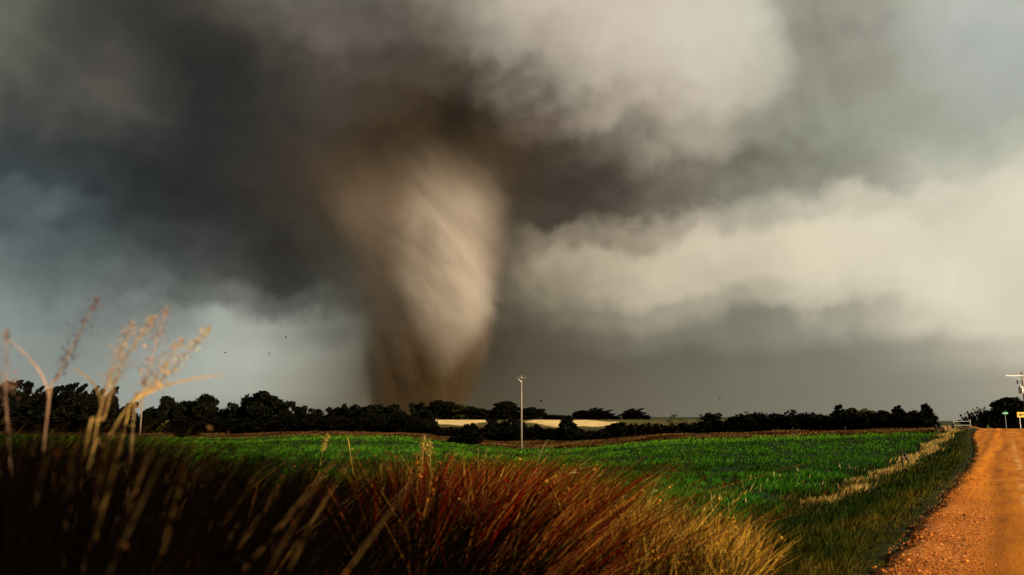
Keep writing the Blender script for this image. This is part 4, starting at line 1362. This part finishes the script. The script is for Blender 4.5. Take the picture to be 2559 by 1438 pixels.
stalk('short yellow stalk before the red weeds', [(950, 1230), (953, 1190), (951, 1155)], 14.6, 0.02, (0.40, 0.27, 0.05), None, 2)
stalk('twin-topped golden stalk above the red weeds, left one', [(1050, 1220), (1055, 1165), (1058, 1120), (1060, 1092)], 14, 0.026, (0.45, 0.27, 0.06), (0.4, 0.25, 0.07), 3, 0.25)
stalk('twin-topped golden stalk above the red weeds, right one', [(1086, 1240), (1078, 1180), (1073, 1130), (1072, 1110)], 14.2, 0.024, (0.45, 0.27, 0.06), (0.4, 0.25, 0.07), 3, 0.2)
stalk('yellow stalk right of the red weeds, left of a pair', [(1196, 1215), (1196, 1165), (1195, 1120)], 14, 0.02, (0.42, 0.30, 0.07), None, 3)
stalk('yellow stalk right of the red weeds, right of a pair', [(1208, 1210), (1209, 1165), (1218, 1120)], 14.2, 0.018, (0.42, 0.30, 0.07), None, 2)
stalk('long thin pale stem slanting up right over the green field', [(1320, 1265), (1390, 1205), (1430, 1180), (1480, 1143)], 13.5, 0.013, (0.5, 0.42, 0.18), None, 3)
stalk('thin stem slanting right just left of the long pale one', [(1300, 1220), (1335, 1180), (1352, 1130), (1370, 1098)], 13.5, 0.01, (0.42, 0.36, 0.14), None, 2)
stalk('thin stem right of the long pale one, lower', [(1352, 1235), (1400, 1195), (1440, 1175), (1478, 1165)], 13.8, 0.009, (0.42, 0.36, 0.14), None, 3)
stalk('lone thin weed at the right end of the golden grass', [(1625, 1260), (1632, 1230), (1640, 1205), (1652, 1190)], 13, 0.009, (0.42, 0.34, 0.10), None, 3)
stalk('pale stalk arching low over the dark weeds at left', [(290, 1216), (330, 1208), (380, 1203), (440, 1205), (515, 1216)], 6.0, 0.008, (0.36, 0.28, 0.14), None, 0)
stalk('dark broken stem slanting through the red weeds', [(1262, 1250), (1290, 1225), (1345, 1190)], 12.5, 0.05, (0.02, 0.014, 0.009), None, 0)

# ------------------------------------------------------------------ tornado
TD = 1500.0                                 # metres to the tornado
KM = TD / FPX * 1.0                         # metres per photograph pixel there


def build_tornado():
    x0, _ = ray(1060, 1050)
    base = Vector((x0 * TD, TD, gz(x0 * TD, TD)))
    Htop = 640.0

    def zz(py):
        return (CAM_H + ray(1060, py)[1] * TD - base.z)

    # row of the photo: left and right rim of the dust column; left and right rim of the pale funnel
    rows = [(1060, 935, 1150, 0, 0), (1010, 918, 1172, 0, 0), (960, 908, 1196, 1098, 1132), (910, 906, 1216, 1078, 1172), (860, 902, 1232, 1050, 1205), (800, 892, 1244, 1025, 1232),
            (700, 868, 1256, 1000, 1246), (600, 830, 1272, 985, 1250), (520, 785, 1288, 985, 1252), (450, 745, 1305, 990, 1245), (380, 705, 1325, 1000, 1235), (300, 680, 1345, 1000, 1230)]
    Z = [zz(r[0]) for r in rows]
    Hn = max(Z)
    cx = lambda a, b: ((a + b) / 2 - 1060) * KM
    hw = lambda a, b: (b - a) / 2 * KM
    e = empty('tornado', base)
    tag(e, 'broad brown tornado with a pale sunlit funnel above the dark trees', 'tornado')

    m = bpy.data.materials.new('dust_and_condensation')
    m.use_nodes = True
    t = NT(m.node_tree)
    out = t.n('ShaderNodeOutputMaterial')
    tc = t.n('ShaderNodeTexCoord')
    P = tc.outputs['Object']
    sep = t.n('ShaderNodeSeparateXYZ', ins={0: P})
    z = sep.outputs[2]
    hN = t.m('DIVIDE', z, Hn, clamp=True)
    XS = 300.0                              # curves hold -300..300 m as 0..1

    def cur(vals):
        pts = sorted((max(0.0, zz_ / Hn), v) for zz_, v in vals)
        return t.curve(hN, pts)
    c_x = t.m('MULTIPLY_ADD', cur([(Z[i], cx(r[1], r[2]) / (2 * XS) + 0.5) for i, r in enumerate(rows)]), 2 * XS, -XS)
    c_r = t.m('MULTIPLY', cur([(Z[i], hw(r[1], r[2]) / XS) for i, r in enumerate(rows)]), XS)
    f_rows = [(Z[i], r) for i, r in enumerate(rows) if r[3] > 0]
    f_x = t.m('MULTIPLY_ADD', cur([(a, cx(r[3], r[4]) / (2 * XS) + 0.5) for a, r in f_rows]), 2 * XS, -XS)
    f_r = t.m('MULTIPLY', cur([(a, hw(r[3], r[4]) / XS) for a, r in f_rows]), XS)
    # swirl: turn the noise space with height, so the streaks climb round the column
    rot = t.n('ShaderNodeVectorRotate', rotation_type='Z_AXIS', ins={'Vector': P, 'Angle': t.m('MULTIPLY', z, 0.0045)})
    streak = t.v('MULTIPLY', rot.outputs[0], (1.0, 1.0, 0.62))
    n1 = t.noise(streak, 0.009, 5, 0.6, 1.0)
    n2 = t.noise(streak, 0.026, 6, 0.66, 0.9)
    ns = t.m('ADD', t.m('MULTIPLY', t.m('SUBTRACT', n1, 0.5), 0.9), t.m('MULTIPLY', t.m('SUBTRACT', n2, 0.5), 0.75))
    # dust column
    q1 = t.n('ShaderNodeCombineXYZ', ins={0: t.m('SUBTRACT', sep.outputs[0], c_x), 1: sep.outputs[1], 2: 0.0})
    r1 = t.m('DIVIDE', t.v('LENGTH', q1.outputs[0]), c_r)
    low = t.ss(z, zz(720), zz(940))                 # packed and sharp-edged near the ground
    dust = t.ss(t.m('ADD', r1, t.m('MULTIPLY', ns, t.ss(low, 0, 1, 0.80, 0.40))), t.ss(low, 0, 1, 1.10, 1.06), t.ss(low, 0, 1, 0.48, 0.80))
    dust = t.m('MULTIPLY', dust, t.ss(r1, 1.17, 0.95))
    dust = t.m('MULTIPLY', dust, t.ss(n1, 0.30, 0.62, 0.30, 1.1))
    dust = t.m('MULTIPLY', dust, t.ss(low, 0, 1, 1.0, 1.7))
    dust = t.m('MULTIPLY', dust, t.ss(n2, 0.36, 0.60, 0.25, 1.35))
    top_fade = t.ss(t.m('ADD', z, t.m('MULTIPLY', ns, 160.0)), zz(360), zz(700), 0.0, 1.0)
    dust = t.m('MULTIPLY', dust, top_fade)
    # condensation funnel, on the near side of the column
    q2 = t.n('ShaderNodeCombineXYZ', ins={0: t.m('SUBTRACT', sep.outputs[0], f_x), 1: t.m('MULTIPLY', t.m('ADD', sep.outputs[1], 85.0), 0.9), 2: 0.0})
    r2 = t.m('DIVIDE', t.v('LENGTH', q2.outputs[0]), f_r)
    fun = t.ss(t.m('ADD', r2, t.m('MULTIPLY', ns, 1.25)), 1.22, 0.12)
    fun = t.m('MULTIPLY', fun, t.ss(t.m('ADD', z, t.m('MULTIPLY', ns, 90.0)), zz(985), zz(800)))
    fun = t.m('MULTIPLY', fun, t.ss(t.m('ADD', z, t.m('MULTIPLY', ns, 150.0)), zz(400), zz(740)))
    fun = t.m('MULTIPLY', fun, t.ss(n2, 0.36, 0.60, 0.20, 1.3))
    dens = t.m('ADD', t.m('MULTIPLY', dust, 0.013), t.m('MULTIPLY', fun, 0.021))
    share = t.m('DIVIDE', t.m('MULTIPLY', fun, 0.021), t.m('ADD', dens, 1e-6), clamp=True)
    # soil is brownest near the ground and thins to grey-brown vapour above
    soil = t.ramp(t.ss(t.m('ADD', z, t.m('MULTIPLY', ns, 60.0)), zz(965), zz(700)), [(0.0, (0.125, 0.080, 0.028)), (0.5, (0.36, 0.285, 0.225)), (1.0, (0.52, 0.435, 0.375))])
    col = t.mix(share, soil, (0.90, 0.85, 0.815, 1))
    # veins of lifted soil wound into the funnel; cloud shade painted in higher up
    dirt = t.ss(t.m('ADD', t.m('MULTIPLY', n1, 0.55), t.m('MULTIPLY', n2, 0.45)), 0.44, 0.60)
    cloud_shade = t.ss(t.m('ADD', z, t.m('MULTIPLY', ns, 120.0)), zz(600), zz(430))
    dirt = t.m('MAXIMUM', t.m('MULTIPLY', dirt, 0.50), t.m('MULTIPLY', cloud_shade, 0.75))  # keeps the stronger of soil veins and the shade painted on the upper column
    col = t.mix(dirt, col, t.mix(cloud_shade, (0.36, 0.275, 0.205, 1), (0.17, 0.12, 0.075, 1)))  # dirt holds both the soil veins and the cloud shade painted higher up
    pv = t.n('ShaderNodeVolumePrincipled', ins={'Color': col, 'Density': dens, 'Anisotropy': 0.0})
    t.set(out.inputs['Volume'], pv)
    # a faint veil of dust on its skin
    veil = t.n('ShaderNodeMixShader', ins={0: 0.006, 1: t.n('ShaderNodeBsdfTransparent'), 2: t.n('ShaderNodeBsdfDiffuse', ins={'Color': (0.2, 0.15, 0.1, 1)})})
    t.set(out.inputs['Surface'], veil)

    # the air that carries it: a closed, gently flaring hull
    def hull(grow, n=40, top_add=30.0, dy=0.0, cols=(1, 2)):
        V, Fc = [], []
        prof = [(-12.0, rows[0])] + [(Z[i], r) for i, r in enumerate(rows)] + [(Z[-1] + top_add, rows[-1])]
        for a, r in prof:
            for k in range(n):
                th = 2 * math.pi * k / n
                rr = hw(r[cols[0]], r[cols[1]]) * grow
                V.append((cx(r[cols[0]], r[cols[1]]) + rr * math.cos(th), dy + rr * math.sin(th), a))
        L = len(prof)
        for i in range(L - 1):
            for k in range(n):
                k2 = (k + 1) % n
                Fc.append((i * n + k, i * n + k2, (i + 1) * n + k2, (i + 1) * n + k))
        Fc.append(tuple(reversed(range(n))))
        Fc.append(tuple((L - 1) * n + k for k in range(n)))
        return V, Fc
    V, Fc = hull(1.18)
    me = bpy.data.meshes.new('dust_column')
    me.from_pydata(V, [], Fc)
    me.materials.append(m)
    o = obj('dust_column', me, e)
    m.cycles.volume_sampling = 'MULTIPLE_IMPORTANCE'
    m.cycles.volume_step_rate = 0.27
    return e


build_tornado()

# ------------------------------------------------------------------ flying debris


def debris(label, px, py, fwd, size, seed):
    g = random.Random(seed)
    c = at(px, py, fwd)
    m = MB()
    a = [(-0.5, -0.12), (-0.1, -0.3), (0.5, -0.1), (0.38, 0.18), (-0.05, 0.12), (-0.42, 0.25)]
    fr = [(x * size, 0.25 * size * x * x, y * size) for x, y in a]
    bk = [(x * size, 0.25 * size * x * x + 0.06 * size, y * size) for x, y in a]
    m.poly(fr); m.poly(list(reversed(bk)))
    for i in range(len(a)):
        j = (i + 1) % len(a)
        m.poly([fr[j], fr[i], bk[i], bk[j]])
    o = m.build('torn_scrap', M_DEBRIS, None, loc=c, rot=(g.uniform(-1, 1), g.uniform(-1, 1), g.uniform(-1, 1)))
    tag(o, label, 'debris', 'scraps carried in the air')


debris('dark flying scrap left of the tornado, highest of the three there', 715, 843, 260, 1.0, 1)
debris('dark flying scrap left of the tornado, middle of the three there', 672, 885, 260, 1.2, 2)
debris('dark flying scrap left of the tornado, leftmost of the three there', 563, 881, 260, 0.8, 3)
debris('tiny dark scrap in front of the pale funnel', 1120, 656, 300, 0.6, 4)
debris('small dark scrap low in front of the brown dust', 976, 847, 300, 0.9, 5)
debris('flying scrap right of the top of the tall bare pole', 1352, 1002, 220, 0.9, 6)
debris('dark flying scrap over the middle of the right-hand sky', 1799, 994, 220, 0.75, 7)
debris('tiny scrap below the dark cloud right of the tornado', 1412, 587, 300, 0.5, 8)
